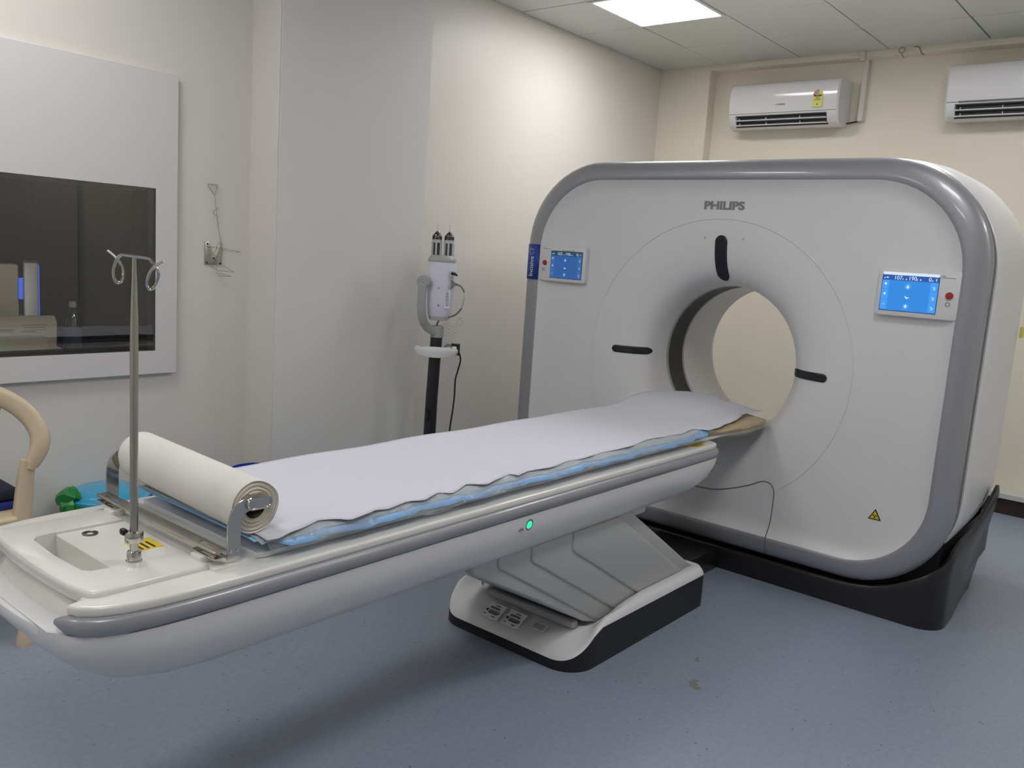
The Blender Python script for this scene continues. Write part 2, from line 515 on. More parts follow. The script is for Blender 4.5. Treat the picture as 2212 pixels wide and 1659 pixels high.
# --- ceiling: dark void, tiles laid in a 0.6 m grid
b = B(); box(b, (X0 - .1, Y0 - .1, CEIL + .05), (XR + .1, Y1 + 3.0, CEIL + .15))
ceil_o = struct('ceiling', b, 'void')
GX = [6.036, 5.49, 4.89, 4.29, 3.69, 3.09, 2.49, 1.89, 1.29, 0.69, 0.09, -0.51, -1.11, -1.71, -2.2]
GY = [3.636, 3.135, 2.535, 1.935, 1.335, 0.735, 0.135, -0.465, -1.065, -1.665, -2.2]
LIGHTS = {(2, 1), (8, 1), (12, 2), (2, 4), (6, 5), (10, 5), (3, 8)}
tile_me = {}
for i in range(len(GX) - 1):
    for j in range(len(GY) - 1):
        if (i, j) in LIGHTS: continue
        w = GX[i] - GX[i + 1]; h = GY[j] - GY[j + 1]
        key = (round(w, 3), round(h, 3))
        if key not in tile_me:
            bb_ = B(); box(bb_, (-w / 2 + .0028, -h / 2 + .0038, 0), (w / 2 - .0028, h / 2 - .0038, 0.02), 0.0015, 1)
            me = bpy.data.meshes.new('ceiling_tile'); bb_.to_mesh(me); bb_.free()
            me.materials.append(M['ceil']); tile_me[key] = me
        o = bpy.data.objects.new('ceiling_tile', tile_me[key])
        COL.objects.link(o); o.parent = ceil_o
        o.location = ((GX[i] + GX[i + 1]) / 2 + random.uniform(-.002, .002), (GY[j] + GY[j + 1]) / 2 + random.uniform(-.0028, .0028), CEIL + random.uniform(-.001, .002))
        o.rotation_euler = (random.uniform(-.003, .003), random.uniform(-.003, .003), 0)

def ceiling_light(i, j, label):
    cx = (GX[i] + GX[i + 1]) / 2; cy = (GY[j] + GY[j + 1]) / 2
    t = thing('ceiling_light', label, 'ceiling light', (cx, cy, CEIL), group='recessed square LED panels')
    b = B(); s = .297
    for x0, x1, y0, y1 in ((-s, s, -s, -s + .022), (-s, s, s - .022, s), (-s, -s + .022, -s + .022, s - .022), (s - .022, s, -s + .022, s - .022)):
        box(b, (cx + x0, cy + y0, CEIL - .006), (cx + x1, cy + y1, CEIL + .03), 0.002, 1)
    obj('frame', b, 'lampframe', t)
    b = B(); box(b, (cx - s + .022, cy - s + .022, CEIL - .003), (cx + s - .022, cy + s - .022, CEIL + .02))
    obj('diffuser', b, 'lamp', t)
    return t
ceiling_light(2, 1, 'bright square LED panel in the ceiling above the scanner')
LL = {(8, 1): 'square LED panel above the foot of the table on the window side', (12, 2): 'square LED panel behind the camera on the window side',
      (2, 4): 'square LED panel above the open floor right of the scanner', (6, 5): 'square LED panel above the open floor in front of the table',
      (10, 5): 'square LED panel behind the camera in mid room', (3, 8): 'square LED panel near the right wall'}
for ij, lb in LL.items(): ceiling_light(*ij, lb)

# --- window: white laminate surround, lead glass
t = thing('window_1', 'dark control room window in a wide white laminate surround', 'window', (0.9, Y1, WZ0), kind='structure')
b = B()
sx0, sx1, sz0, sz1 = -0.75, 2.0, 0.771, 2.073
SF = Y1 - .03
box(b, (sx0, SF, sz0), (sx1, Y1, sz1), 0.002, 1)
c1 = B(); box(c1, (WX0, SF - .1, WZ0), (WX1, Y1 + .1, WZ1))
b = bool_cut(b, [c1])
obj('surround', b, 'board', t)
b = B(); box(b, (WX0 + .001, SF + .003, WZ0 + .001), (WX1 - .001, SF + .013, WZ1 - .001))
obj('glass_pane', b, 'glass', t)
b = B()
box(b, (WX1 - .03, SF + .016, WZ0), (WX1 - .0005, Y1 + TH, WZ1)); box(b, (WX0 + .0005, SF + .016, WZ0), (WX0 + .03, Y1 + TH, WZ1))
box(b, (WX0 + .03, SF + .016, WZ1 - .012), (WX1 - .03, Y1 + TH, WZ1 - .0005)); box(b, (WX0 + .03, SF + .016, WZ0 + .0005), (WX1 - .03, Y1 + TH, WZ0 + .004))
obj('inner_frame', b, 'black', t)

# --- control room behind the glass
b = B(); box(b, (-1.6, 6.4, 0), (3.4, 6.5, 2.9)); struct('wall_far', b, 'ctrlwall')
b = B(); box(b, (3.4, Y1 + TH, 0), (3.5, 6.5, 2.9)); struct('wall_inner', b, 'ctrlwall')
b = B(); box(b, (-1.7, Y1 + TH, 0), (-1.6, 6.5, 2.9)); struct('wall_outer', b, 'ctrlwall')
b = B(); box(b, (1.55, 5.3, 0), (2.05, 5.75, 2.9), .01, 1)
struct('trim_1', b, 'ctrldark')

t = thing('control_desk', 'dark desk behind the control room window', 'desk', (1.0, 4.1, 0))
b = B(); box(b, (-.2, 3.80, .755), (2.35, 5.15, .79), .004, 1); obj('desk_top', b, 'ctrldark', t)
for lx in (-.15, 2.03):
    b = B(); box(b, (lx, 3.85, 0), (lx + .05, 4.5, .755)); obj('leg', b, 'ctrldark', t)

# cream console box with labels
t = thing('console_unit', 'cream console box with printed labels close behind the control window glass', 'console', (1.2, 3.9, .79))
b = B()
prism(b, [(3.86, .79), (3.96, .79), (3.92, 1.0), (3.875, 1.012), (3.85, .985)], 'x', .75, 1.585, .008)
obj('rear_housing', b, 'console', t)
b = B(); prism(b, [(3.79, .79), (3.856, .79), (3.852, .93), (3.80, .925)], 'x', .75, 1.525, .01)
obj('front_housing', b, 'console', t)
b = B()
for (xa, xb, za, zb) in ((1.24, 1.31, .948, .955), (1.13, 1.22, .93, .934), (1.13, 1.22, .950, .953), (1.34, 1.41, .953, .956), (1.34, 1.41, .945, .947), (1.44, 1.54, .972, .974), (1.45, 1.53, .961, .963), (1.45, 1.54, .951, .953), (1.44, 1.50, .943, .946)):
    box(b, (xa, 3.8505, za), (xb, 3.856, zb))
obj('label_print', b, 'greyprint', t)
b = B(); box(b, (1.31, 3.7855, .885), (1.335, 3.80, .8875)); obj('indicator', b, 'led', t, label='small green indicator light')
b = B(); tube(b, smooth_path([(1.57, 3.9, .88), (1.63, 3.86, .85), (1.70, 3.84, .815), (1.78, 3.86, .80)]), .006, 8)
single('console_cable', b, 'console', 'pale cable running from the cream console box along the desk', 'cable', (1.6, 3.86, .8))

def monitor(px, py, rz, label, scr, hw_):
    t = thing('monitor', label, 'monitor', (px, py, .79), rz, group=None)
    b = B(); box(b, (-hw_, -.05, .12), (hw_, .01, .425), .012, 2); obj('housing', b, 'console', t, world=False)
    b = B(); box(b, (-hw_ + .015, .0105, .14), (hw_ - .015, .014, .41)); obj('screen', b, scr, t, world=False)
    b = B(); box(b, (-.03, -.07, .0), (.03, -.02, .16), .006, 1); obj('stand', b, 'ctrldark', t, world=False)
    b = B(); box(b, (-.13, -.10, .0), (.13, .08, .02), .006, 1); obj('foot', b, 'ctrldark', t, world=False)
monitor(1.345, 4.20, math.radians(-14), 'cream monitor seen from behind through the control window, the larger of the two cream backs', 'monwhite', .20)
monitor(1.745, 4.49, math.radians(-110), 'cream monitor seen nearly edge-on behind the control window, next to the larger cream back', 'monblue', .19)
t = thing('small_display', 'small lit blue display between the two cream monitors behind the control window', 'display', (1.90, 5.0, .79))
b = B(); box(b, (1.81, 4.99, .95), (1.925, 5.02, 1.115), .008, 2); box(b, (1.85, 4.99, .79), (1.89, 5.02, .96)); obj('housing', b, 'ctrldark', t)
b = B(); box(b, (1.82, 4.984, .985), (1.915, 4.9905, 1.10)); obj('screen', b, 'monblue', t)
t = thing('water_bottle', 'clear water bottle with blue label behind the control window', 'bottle', (1.72, 4.02, .79))
b = B(); lathe(b, [(0, .79), (.035, .79), (.037, .80), (.037, .96), (.034, .985), (.018, 1.025), (.013, 1.035)], (1.72, 4.02, 0), 16); obj('bottle_body', b, 'bottlewater', t)
b = B(); lathe(b, [(0, 1.06), (.015, 1.058), (.016, 1.035), (.013, 1.03)], (1.72, 4.02, 0), 14); obj('cap', b, 'console', t)
b = B(); lathe(b, [(.0375, .845), (.0378, .85), (.0378, .935), (.0375, .94)], (1.72, 4.02, 0), 16); obj('bottle_label', b, 'bottlelabel', t)

# ================================================================ CT GANTRY
YC, ZC = 1.822, 0.968
g = thing('ct_scanner', 'white CT scanner gantry with silver rim, round bore and two blue touch screens', 'scanner', (4.1, YC, 0))
OUT = dict(u0=.694, u1=2.958, v0=.122, v1=1.899)
RO = (.40, .44, .44, .40)
INN = dict(u0=.790, u1=2.853, v0=.214, v1=1.805)
RI = (.325, .365, .365, .325)
def ring(x, o, r, inset=0.0):
    r2 = tuple(max(.02, q - inset) for q in (r if isinstance(r, (tuple, list)) else (r,) * 4))
    return [Vector((x, y, z)) for y, z in rrect(o['u0'] + inset, o['u1'] - inset, o['v0'] + inset, o['v1'] - inset, r2)]
XF = 3.68
def circ_ring(base, r, x):
    out = []
    for p in base:
        a = math.atan2(p.z - ZC, p.y - YC)
        out.append(Vector((x, YC + r * math.cos(a), ZC + r * math.sin(a))))
    return out
RB, RCR, XBORE = 0.36, 0.665, 3.92
def xfun(r):
    if r >= RCR: return XF
    q = min(1.0, (RCR - r) / (RCR - RB))
    return XBORE - (XBORE - XF) * max(0.0, 1 - q ** 3) ** (1 / 3)
# front cover
b = B()
i0 = ring(3.652, INN, RI)
i1 = ring(3.660, INN, RI, .012); i2 = ring(3.671, INN, RI, .030); i3 = ring(3.678, INN, RI, .055); i4 = ring(XF, INN, RI, .080)
rings = [i0, i1, i2, i3, i4]
c0 = circ_ring(i4, RCR, XF)
rings.append([p.lerp(q, .5) for p, q in zip(i4, c0)])
NR = 40
radii = [RCR - (RCR - RB) * (math.sin(k / NR * PI / 2)) for k in range(NR + 1)]
for r in radii: rings.append(circ_ring(i4, r, xfun(r)))
loft(b, rings)
obj('front_cover', b, 'gantry', g, ang=40)
# crease circle (fine ridge), interrupted by the lower service cover
b = B()
pth = []
for k in range(161):
    a = math.radians(-52 + 284 * k / 160)
    pth.append((XF - .0005, YC + RCR * math.cos(a), ZC + RCR * math.sin(a)))
tube(b, pth, .0030, 6)
obj('crease', b, 'gantry', g)
# silver rim
RIMP = [(0, 3.657), (.0, 3.652), (.06, 3.6485), (.20, 3.6475), (.42, 3.6505), (.62, 3.656), (.80, 3.665), (.92, 3.677), (.98, 3.69), (1.0, 3.706), (.985, 3.715)]
def rim_ring(u, x):
    A = rrect(INN['u0'], INN['u1'], INN['v0'], INN['v1'], RI); O = rrect(OUT['u0'], OUT['u1'], OUT['v0'], OUT['v1'], RO)
    return [Vector((x, lerp(p[0], q[0], u), lerp(p[1], q[1], u))) for p, q in zip(A, O)]
b = B(); loft(b, [rim_ring(u, x) for u, x in RIMP])
obj('rim', b, 'silver', g, ang=50)
b = B(); loft(b, [ring(3.710, OUT, RO, .004), ring(3.712, OUT, RO, .010), ring(3.80, OUT, RO, .008), ring(3.802, OUT, RO, .02)])
obj('rim_shade_band', b, 'seam', g)  # silver rim's outer side; its shade is put into the dark grey
# rear housing
HS = [(3.795, .012, 0), (3.795, .002, .002), (3.803, -.004, .004), (3.87, -.006, .012), (4.1, -.004, .028), (4.35, .002, .034), (4.5, .012, .03), (4.58, .03, .02), (4.63, .06, 0), (4.65, .10, 0)]
b = B()
rr = []
for x, ins, up in HS:
    o2 = dict(OUT); o2['v1'] += up
    rr.append(ring(x, o2, tuple(q + .02 for q in RO), ins))
last = rr[-1]
rr.append([Vector((4.65, YC + (p.y - YC) * .85, ZC + (p.z - ZC) * .85)) for p in last])
for r, x in ((.60, 4.65), (.52, 4.63), (.44, 4.57), (.38, 4.48), (.36, 4.41)): rr.append(circ_ring(last, r, x))
loft(b, rr)
obj('rear_housing', b, 'gantry', g, ang=40)
# bore: rings, dark mylar window, inner tunnel
def bore_part(name, prof, m):
    b = B(); n = 96
    loft(b, [[Vector((x, YC + r * math.cos(2 * PI * k / n), ZC + r * math.sin(2 * PI * k / n))) for k in range(n)] for x, r in prof])
    return obj(name, b, m, g)
bore_part('bore_ring', [(3.915, .3605), (3.918, .357), (3.935, .357), (3.938, .36)], 'grey')
bw = bore_part('bore_window', [(3.936, .3585), (4.083, .3585)], 'mylar')
bore_part('bore_ring', [(4.080, .3595), (4.083, .356), (4.096, .356), (4.099, .36)], 'grey')
bore_part('bore_tunnel', [(4.097, .358), (4.2, .357), (4.42, .358)], 'gantry')
# scratches / creases on the mylar window
b = B()
for k in range(26):
    a = math.radians(random.uniform(105, 205)); x = random.uniform(3.95, 4.03)
    pts = []
    for q in range(5):
        pts.append((x, YC + .3575 * math.cos(a), ZC + .3575 * math.sin(a)))
        a += math.radians(random.uniform(-3.5, 3.5)); x += random.uniform(-.01, .018)
        x = min(max(x, 3.945), 4.075)
    tube(b, pts, .0007, 4)
obj('window_creases', b, 'grey', bw)['kind'] = 'stuff'
# positioning light slots
def slot(ang, r0, r1, w):
    b = B(); n = 26; mm = 6; rows = []
    ca, sa = math.cos(ang), math.sin(ang)
    for i in range(n + 1):
        r = lerp(r0, r1, .5 - .5 * math.cos(PI * i / n))
        d = min(abs(r - r0), abs(r1 - r))
        hw = w / 2
        if d < hw: hw = max(.0015, math.sqrt(max(0, hw * hw - (hw - d) ** 2)))
        row = []
        for j in range(mm + 1):
            q = lerp(-hw, hw, j / mm)
            rr_ = math.sqrt(r * r + q * q)
            e = .0022
            dr = .002
            sl = (xfun(rr_ - dr) - xfun(rr_ + dr)) / (2 * dr)   # inward slope
            nl = math.sqrt(1 + sl * sl)
            y = YC + r * ca - q * sa; z = ZC + r * sa + q * ca
            row.append(Vector((xfun(rr_) - e / nl, y - ca * e * sl / nl, z - sa * e * sl / nl)))
        rows.append(row)
    loft(b, rows, False)
    o = obj('laser_slot', b, 'blackglass', g)
    sm = o.modifiers.new('thick', 'SOLIDIFY'); sm.thickness = .004; sm.offset = 0
    return o
slot(PI / 2, .385, .59, .060)
slot(0, .375, .545, .036)
slot(PI, .375, .558, .036)
for yy in (1.905, 1.715):
    b = B(); lathe(b, [(0, .001), (.004, .0008), (.006, 0)], (XF - .001, yy, 1.545), 12, axis_to((-1, 0, 0))); obj('sensor_dot', b, 'ltgrey', g)
# lower service cover outline
b = B()
half = [(1.822, .362), (1.75, .366), (1.69, .378), (1.62, .402), (1.553, .43), (1.515, .452), (1.487, .462), (1.462, .460), (1.446, .448), (1.437, .43), (1.434, .40), (1.436, .30)]
def sx_(y, z):
    r = math.hypot(y - YC, z - ZC); return xfun(r)
pathR = [(sx_(y, z) - .0005, y, z) for y, z in half] + [(3.6765, 1.438, .270), (3.6695, 1.440, .244), (3.6585, 1.440, .226), (3.6495, 1.440, .213), (3.6465, 1.438, .195), (3.6505, 1.436, .165), (3.662, 1.435, .143), (3.69, 1.435, .124)]
pR = smooth_path(pathR, 4)
tube(b, pR, .0024, 6)
tube(b, [(p.x, 2 * YC - p.y, p.z) for p in pR], .0024, 6)
obj('service_cover_gap', b, 'seam', g)
# lettering
b = text_bm('PHILIPS', .0505, (XF - .0012, 1.924, 1.6755), (0, -1, 0), (0, 0, 1), bold=.0018, extr=.0015, sx=.99)
ys = [v.co.y for v in b.verts]; k = .200 / (max(ys) - min(ys)); mx_ = max(ys)
for v in b.verts: v.co.y = 1.924 - (mx_ - v.co.y) * k
obj('logo_lettering', b, 'logo', g, label='silver grey PHILIPS lettering')
# blue badge on the rim at the left
def rim_x(u):
    return poly(u, [(.0, 3.652), (.06, 3.6485), (.20, 3.6475), (.42, 3.6505), (.62, 3.656), (.80, 3.665), (.92, 3.677), (.98, 3.69), (1.0, 3.706)])
b = B(); rows = []
for i in range(13):
    u = i / 12
    rows.append([Vector((rim_x(u) - .0025, lerp(INN['u1'] + .002, OUT['u1'], u), z)) for z in (1.280, 1.467)])
loft(b, rows, False)
bd = obj('model_badge', b, 'badge', g, label='blue badge with pale lettering')
sm = bd.modifiers.new('thick', 'SOLIDIFY'); sm.thickness = .004; sm.offset = 0
b = B()
for word, za, zb_, bo in (('Incisive', 1.297, 1.402, .0006), ('CT', 1.412, 1.447, -.0005)):
    b = text_bm(word, .044, (3.639, 2.889, 1.30), (0, 0, 1), (0, 1, 0), bold=bo, extr=.0003)
    lo = min(v.co.z for v in b.verts); hi = max(v.co.z for v in b.verts)
    for v in b.verts:
        v.co.z = za + (v.co.z - lo) / (hi - lo) * (zb_ - za)
        u = (v.co.y - INN['u1']) / (OUT['u1'] - INN['u1'])
        v.co.x = rim_x(min(1, max(0, u))) - .0058 + (v.co.x - 3.639)
    bl = obj('badge_lettering', b, 'badgetext', bd); bl['kind'] = 'stuff'
b = B()
# warning triangle
b = B(); prism(b, [(1.019, .408), (.966, .408), (.9925, .455)], 'x', XF - .0015, XF, .0)
tr = obj('radiation_sign', b, 'print', g, label='small yellow and black radiation warning triangle')
b = B(); prism(b, [(1.0115, .4123), (.9735, .4123), (.9925, .446)], 'x', XF - .0025, XF - .0005)
ty = obj('sign_face', b, 'yellow', tr)
b = B()
for k in range(3):
    a = math.radians(90 + 180 + 120 * k)
    pts = [(.9925 + .0028 * math.cos(a - .5), .4235 + .0028 * math.sin(a - .5))] + [(.9925 + .0088 * math.cos(a + q), .4235 + .0088 * math.sin(a + q)) for q in (-.5, -.2, .2, .5)] + [(.9925 + .0028 * math.cos(a + .5), .4235 + .0028 * math.sin(a + .5))]
    prism(b, pts, 'x', XF - .0032, XF - .002)
prism(b, [(.9925 + .0018 * math.cos(k * PI / 4), .4235 + .0018 * math.sin(k * PI / 4)) for k in range(8)], 'x', XF - .0032, XF - .002)
obj('trefoil', b, 'print', tr)
# service sticker on the right flank
b = B(); box(b, (4.50, .690, 1.185), (4.56, .700, 1.235)); obj('side_sticker', b, 'lime', g, label='yellow sticker on the right flank')

# touch panels
def touch_panel(y0, y1, z0, z1, sy0, sy1, sz0, sz1, btn, key, bright):
    sfx = '_r' if bright else '_l'
    XP = 3.650
    b = B(); pts = rrect(y0, y1, z0, z1, .012, 5, 2); prism(b, pts, 'x', XP, 3.684, .004)
    p = obj('control_panel', b, 'ltgrey' if False else 'white', g, label='bright blue touch panel beside the right rim' if bright else 'dimmer blue touch panel beside the left rim')
    b = B(); box(b, (XP - .001, sy0 - .002, sz0 - .002), (XP + .002, sy1 + .002, sz1 + .003)); obj('bezel', b, 'dark', p)
    b = B(); box(b, (XP - .0022, sy0, sz0), (XP, sy1, sz1)); obj('screen', b, 'scr' + sfx, p)
    H = sz1 - sz0; W = sy1 - sy0
    hd = sz1 - .020
    b = B(); box(b, (XP - .0026, sy0, hd - .002), (XP - .001, sy1, sz1 - (.0 if not bright else .0))); obj('screen_header', b, 'scr' + sfx + 'h', p)
    xs = XP - .0030
    b = B()
    if bright:
        box(b, (XP - .0026, sy0, sz1 - .001), (XP - .001, sy1, sz1 + .010)); obj('status_bar', b, 'scr_w', p); b = B()
    tm = 'scr_w' if bright else 'scr_wl'
    def tx(s, size, fy, bold=.0001):
        join(b, text_bm(s, size, (xs, sy1 - fy * W, hd + .0015), (0, -1, 0), (0, 0, 1), bold=bold, extr=.0002))
    tx('107', .0215, .20); tx('.4', .009, .345); tx('190', .0215, .46); tx('.0', .009, .605); tx('0', .0215, .82); tx('.0', .009, .872)
    # unit marks and header icons
    def tri(fy, fz, s, up=True):
        yc = sy1 - fy * W; zc = sz0 + fz * H
        prism(b, [(yc + s, zc - (s if up else -s)), (yc - s, zc - (s if up else -s)), (yc, zc + (s if up else -s))], 'x', xs - .0002, xs + .0002)
    def bar(fy, fz, w, h):
        yc = sy1 - fy * W; zc = sz0 + fz * H
        box(b, (xs - .0002, yc - w / 2, zc - h / 2), (xs + .0002, yc + w / 2, zc + h / 2))
    tri(.425, .895, .003); bar(.68, .895, .004, .006); bar(.955, .92, .003, .010)
    bar(.035, .90, .004, .004); bar(.085, .915, .012, .002); bar(.085, .915, .003, .006)
    # centre icons
    tri(.47, .70, .0062, True); bar(.47, .655, .004, .006)
    tri(.47, .12, .0062, False); bar(.47, .165, .004, .006)
    bar(.48, .385, .014, .003); bar(.475, .37, .006, .006); bar(.445, .405, .003, .006)
    for fz in (.73, .45): bar(.065, fz, .009, .005); bar(.065, fz + .03, .005, .004)
    bar(.065, .16, .010, .0015)
    for fz in (.68, .40, .13):
        yc = sy1 - .925 * W; zc = sz0 + fz * H
        for a0 in range(0, 5):
            a = math.radians(60 + a0 * 50)
            bar(.925 - .0045 * math.cos(a) / W, fz + .0045 * math.sin(a) / H, .003, .003)
    obj('screen_marks', b, tm, p)['kind'] = 'stuff'
    for fz0, fz1 in ((.60, .84), (.315, .585), (.03, .30)):
        for f0, f1 in ((.005, .125), (.865, .99)):
            b = B(); box(b, (XP - .0025, sy1 - f1 * W, sz0 + fz0 * H), (XP - .001, sy1 - f0 * W, sz0 + fz1 * H)); obj('screen_key', b, 'scr' + sfx + '2', p)
    n = 20
    for fz in (.69, .13):
        b = B(); prism(b, [(sy1 - .47 * W + .0125 * math.cos(2 * PI * k / n), sz0 + fz * H + .0125 * math.sin(2 * PI * k / n)) for k in range(n)], 'x', XP - .0025, XP - .001); obj('screen_key', b, 'scr' + sfx + '2', p)
    # emergency stop, key switch, fine print
    rot = axis_to((-1, 0, 0))
    b = B(); lathe(b, [(.0175, 0), (.0175, .003), (.0145, .004), (.0138, .001)], (XP, btn[0], btn[1]), 24, rot); obj('button_collar', b, 'white', p)
    b = B(); lathe(b, [(.0135, 0), (.0135, .007), (.012, .0095), (.006, .0105), (0, .0105)], (XP, btn[0], btn[1]), 24, rot); obj('stop_button', b, 'redbtn', p, label='round red stop button')
    b = B(); tube(b, [(XP - .001, key[0] + .0075 * math.cos(2 * PI * k / 18), key[1] + .0075 * math.sin(2 * PI * k / 18)) for k in range(18)], .0012, 6, closed=True)
    obj('key_switch', b, 'seam', p)
    yb = (y0 + .010) if bright else (y1 - .020)
    b = B()
    if bright:
        for k, (w, z) in enumerate(((.016, z1 - .022), (.052, z1 - .029))): box(b, (XP - .0006, sy0 - .006 - w, z), (XP, sy0 - .006, z + .0025))
    else:
        for k, (w, z) in enumerate(((.012, z1 - .017), (.045, z1 - .022))): box(b, (XP - .0006, y1 - .022 - w, z), (XP, y1 - .022, z + .0025))
        box(b, (XP - .0006, sy0 + .05, sz1 + .006), (XP, sy0 + .13, sz1 + .008))
    obj('fine_print', b, 'greyprint', p)['kind'] = 'stuff'
touch_panel(.786, 1.094, 1.266, 1.457, .866, 1.077, 1.287, 1.430, (.822, 1.362), (.825, 1.328), True)
touch_panel(2.552, 2.852, 1.279, 1.467, 2.573, 2.774, 1.298, 1.436, (2.812, 1.374), (2.820, 1.337), False)

# dark base with a fin that rises along each flank
def base_path(off=0.0):
    pts = []
    r = .105
    xf, ys, xe = 3.672 + off, .69 + off, 4.385
    for k in range(25): pts.append((xf, lerp(YC, ys + r, k / 24)))
    for k in range(1, 11):
        a = math.radians(90 * k / 10); pts.append((xf + r - r * math.cos(a), ys + r - r * math.sin(a)))
    for k in range(1, 33): pts.append((lerp(xf + r, xe, k / 32), ys + .0 * k))
    return pts
def base_h(x, y):
    hf = poly(y, [(.69, .275), (.72, .260), (.78, .215), (.86, .165), (.95, .126), (1.05, .108), (1.14, .104), (1.82, .104)])
    if y > .80 or x < 3.69: return hf
    return poly(x, [(3.69, .250), (3.74, .290), (3.79, .322), (3.86, .348), (4.00, .372), (4.12, .396), (4.22, .435), (4.30, .482), (4.335, .508), (4.355, .516), (4.375, .508), (4.385, .490)])
bp = base_path(); full = [(x, y, base_h(x, y)) for x, y in bp]
def side(pts, sgn): return [(x, (y if sgn > 0 else 2 * YC - y), h) for x, y, h in pts]
allp = list(reversed(side(full, 1))) + side(full, -1)[1:]
def fl(x, y, zf):   # flank leans out towards its rear tip
    k = sst(3.80, 4.36, x)
    d = -.034 * min(1, zf) * sst(3.74, 4.1, x) + .035 * (1 - min(1, zf)) * k
    s = -1 if y > YC else 1
    return y + s * d
def nrm_in(i):
    a = Vector(allp[max(0, i - 1)][:2]); c = Vector(allp[min(len(allp) - 1, i + 1)][:2])
    t_ = (c - a).normalized(); n_ = Vector((t_.y, -t_.x))
    ctr = Vector((4.4, YC)) - Vector(allp[i][:2])
    return n_ if n_.dot(ctr) > 0 else -n_
b = B(); rr = []
for zf in (0, .02, .25, .5, .8, .96):
    rr.append([Vector((x, fl(x, y, zf * h / .5), zf * h)) for x, y, h in allp])
for ins, zf in ((.006, 1.012), (.018, 1.012), (.024, .98), (.024, .4)):
    row = []
    for i, (x, y, h) in enumerate(allp):
        n_ = nrm_in(i); row.append(Vector((x + n_.x * ins, fl(x, y, h / .5) + n_.y * ins, zf * h)))
    rr.append(row)
loft(b, rr, False)
obj('base', b, 'darkbase', g, ang=50)
b = B()
low = [(y, z) for y, z in rrect(OUT['u0'] + .004, OUT['u1'] - .004, OUT['v0'] - .006, OUT['v1'], RO, 14, 8)]
arc_r = [p for p in low if p[1] < .44 and p[0] < YC]; arc_l = [p for p in low if p[1] < .44 and p[0] >= YC]
arc_r.sort(key=lambda p: (p[0], -p[1])); arc_l.sort(key=lambda p: (p[0], p[1]))
prism(b, [(.74, 0)] + [(max(.74, p[0]), p[1]) for p in arc_r] + [(min(2 * YC - .74, p[0]), p[1]) for p in arc_l] + [(2 * YC - .74, 0)], 'x', 3.76, 4.50)
obj('gap_shade_fill', b, 'black', g)  # black fill added under the housing to block light and keep the gap dark

# ================================================================ CT TABLE
tb = thing('patient_table', 'long white CT patient table with silver side band on a tilted lift pedestal', 'scanner table', (1.95, YC, 0))
TY = 1.826
HW = .326
# plan outline of the near side of the table (x, half width), mirrored
def hw(x):
    return poly(x, [(.640, .205), (.650, .222), (.665, .255), (.70, .291), (.76, .314), (.85, .3245), (.95, HW), (3.17, HW), (3.205, .320), (3.225, .300)])
def zbot(x):
    return poly(x, [(.640, .60), (.650, .585), (.67, .565), (.70, .537), (.76, .503), (.85, .483), (.95, .475), (3.0, .475), (3.10, .484), (3.17, .510), (3.21, .548), (3.225, .59)])
PROF = [(1.0, .64), (.995, .61), (.985, .585), (.925, .535), (.816, .500), (.70, .482), (.52, .475), (.25, .475)]   # fraction of half width, z
def tub_sec(x):
    h = hw(x); zb = zbot(x); k = (.64 - zb) / (.64 - .475)
    near = [(TY - f * h, .64 - (.64 - z) * k) for f, z in PROF]
    far = [(2 * TY - y, z) for y, z in reversed(near)]
    return [Vector((x, y, z)) for y, z in near + far]
XS = [.640, .645, .65, .658, .665, .68, .70, .73, .76, .80, .85, .90, .95, 1.1, 1.5, 2.0, 2.5, 3.0, 3.05, 3.10, 3.14, 3.17, 3.19, 3.205, 3.217, 3.225]
b = B(); loft(b, [tub_sec(x) for x in XS], True, True, True)
obj('tub', b, 'white', tb, ang=45)
# lip at the foot end of the tub
b = B()
lip = [(.76, 1.60), (.70, 1.60), (.655, 1.602), (.640, 1.66), (.631, 1.74), (.628, 1.826), (.631, 1.912), (.640, 1.992), (.655, 2.05), (.70, 2.052), (.76, 2.052)]
prism(b, lip, 'z', .612, .637, .006)
obj('foot_lip', b, 'white', tb)
# silver band along both sides
def band(sgn):
    pth = [(.651, 1.613), (.658, 1.582), (.672, 1.556), (.70, 1.532), (.74, 1.516), (.80, 1.506), (.87, 1.501), (.95, 1.499), (1.5, 1.499), (2.3, 1.499), (3.12, 1.499), (3.18, 1.501), (3.21, 1.508), (3.225, 1.524)]
    b = B(); rr = []
    sec = [(.02, .678), (.003, .678), (-.003, .672), (-.006, .660), (-.004, .648), (.003, .640), (.02, .639)]
    for i, (x, y) in enumerate(pth):
        a = Vector(pth[max(0, i - 1)]); c = Vector(pth[min(len(pth) - 1, i + 1)])
        t_ = (c - a).normalized(); n_ = Vector((-t_.y, t_.x))      # inward (+y)
        k = .35 if i == 0 else 1
        rr.append([Vector((x + n_.x * d * k, (y + n_.y * d * k) if sgn > 0 else 2 * TY - (y + n_.y * d * k), .66 + (z - .66) * k)) for d, z in sec])
    loft(b, rr, True, True, True)
    obj('side_band', b, 'silver', tb, ang=50)
band(1); band(-1)
# white top rim
nr = [(.695, 1.600), (.662, 1.592), (.672, 1.566), (.70, 1.541), (.74, 1.524), (.80, 1.512), (.87, 1.507), (.95, 1.505), (1.5, 1.505), (2.3, 1.505), (3.15, 1.505), (3.20, 1.510), (3.218, 1.526), (3.222, 1.55)]
b = B(); prism(b, nr + [(x, 2 * TY - y) for x, y in reversed(nr)], 'z', .676, .698, .007, 3)
c1 = B(); box(c1, (.60, 1.676, .60), (.806, 1.978, .80)); c2 = B(); box(c2, (.60, 1.606, .60), (.722, 2.046, .80))
b = bool_cut(b, [c1, c2])
obj('top_rim', b, 'offwhite', tb)
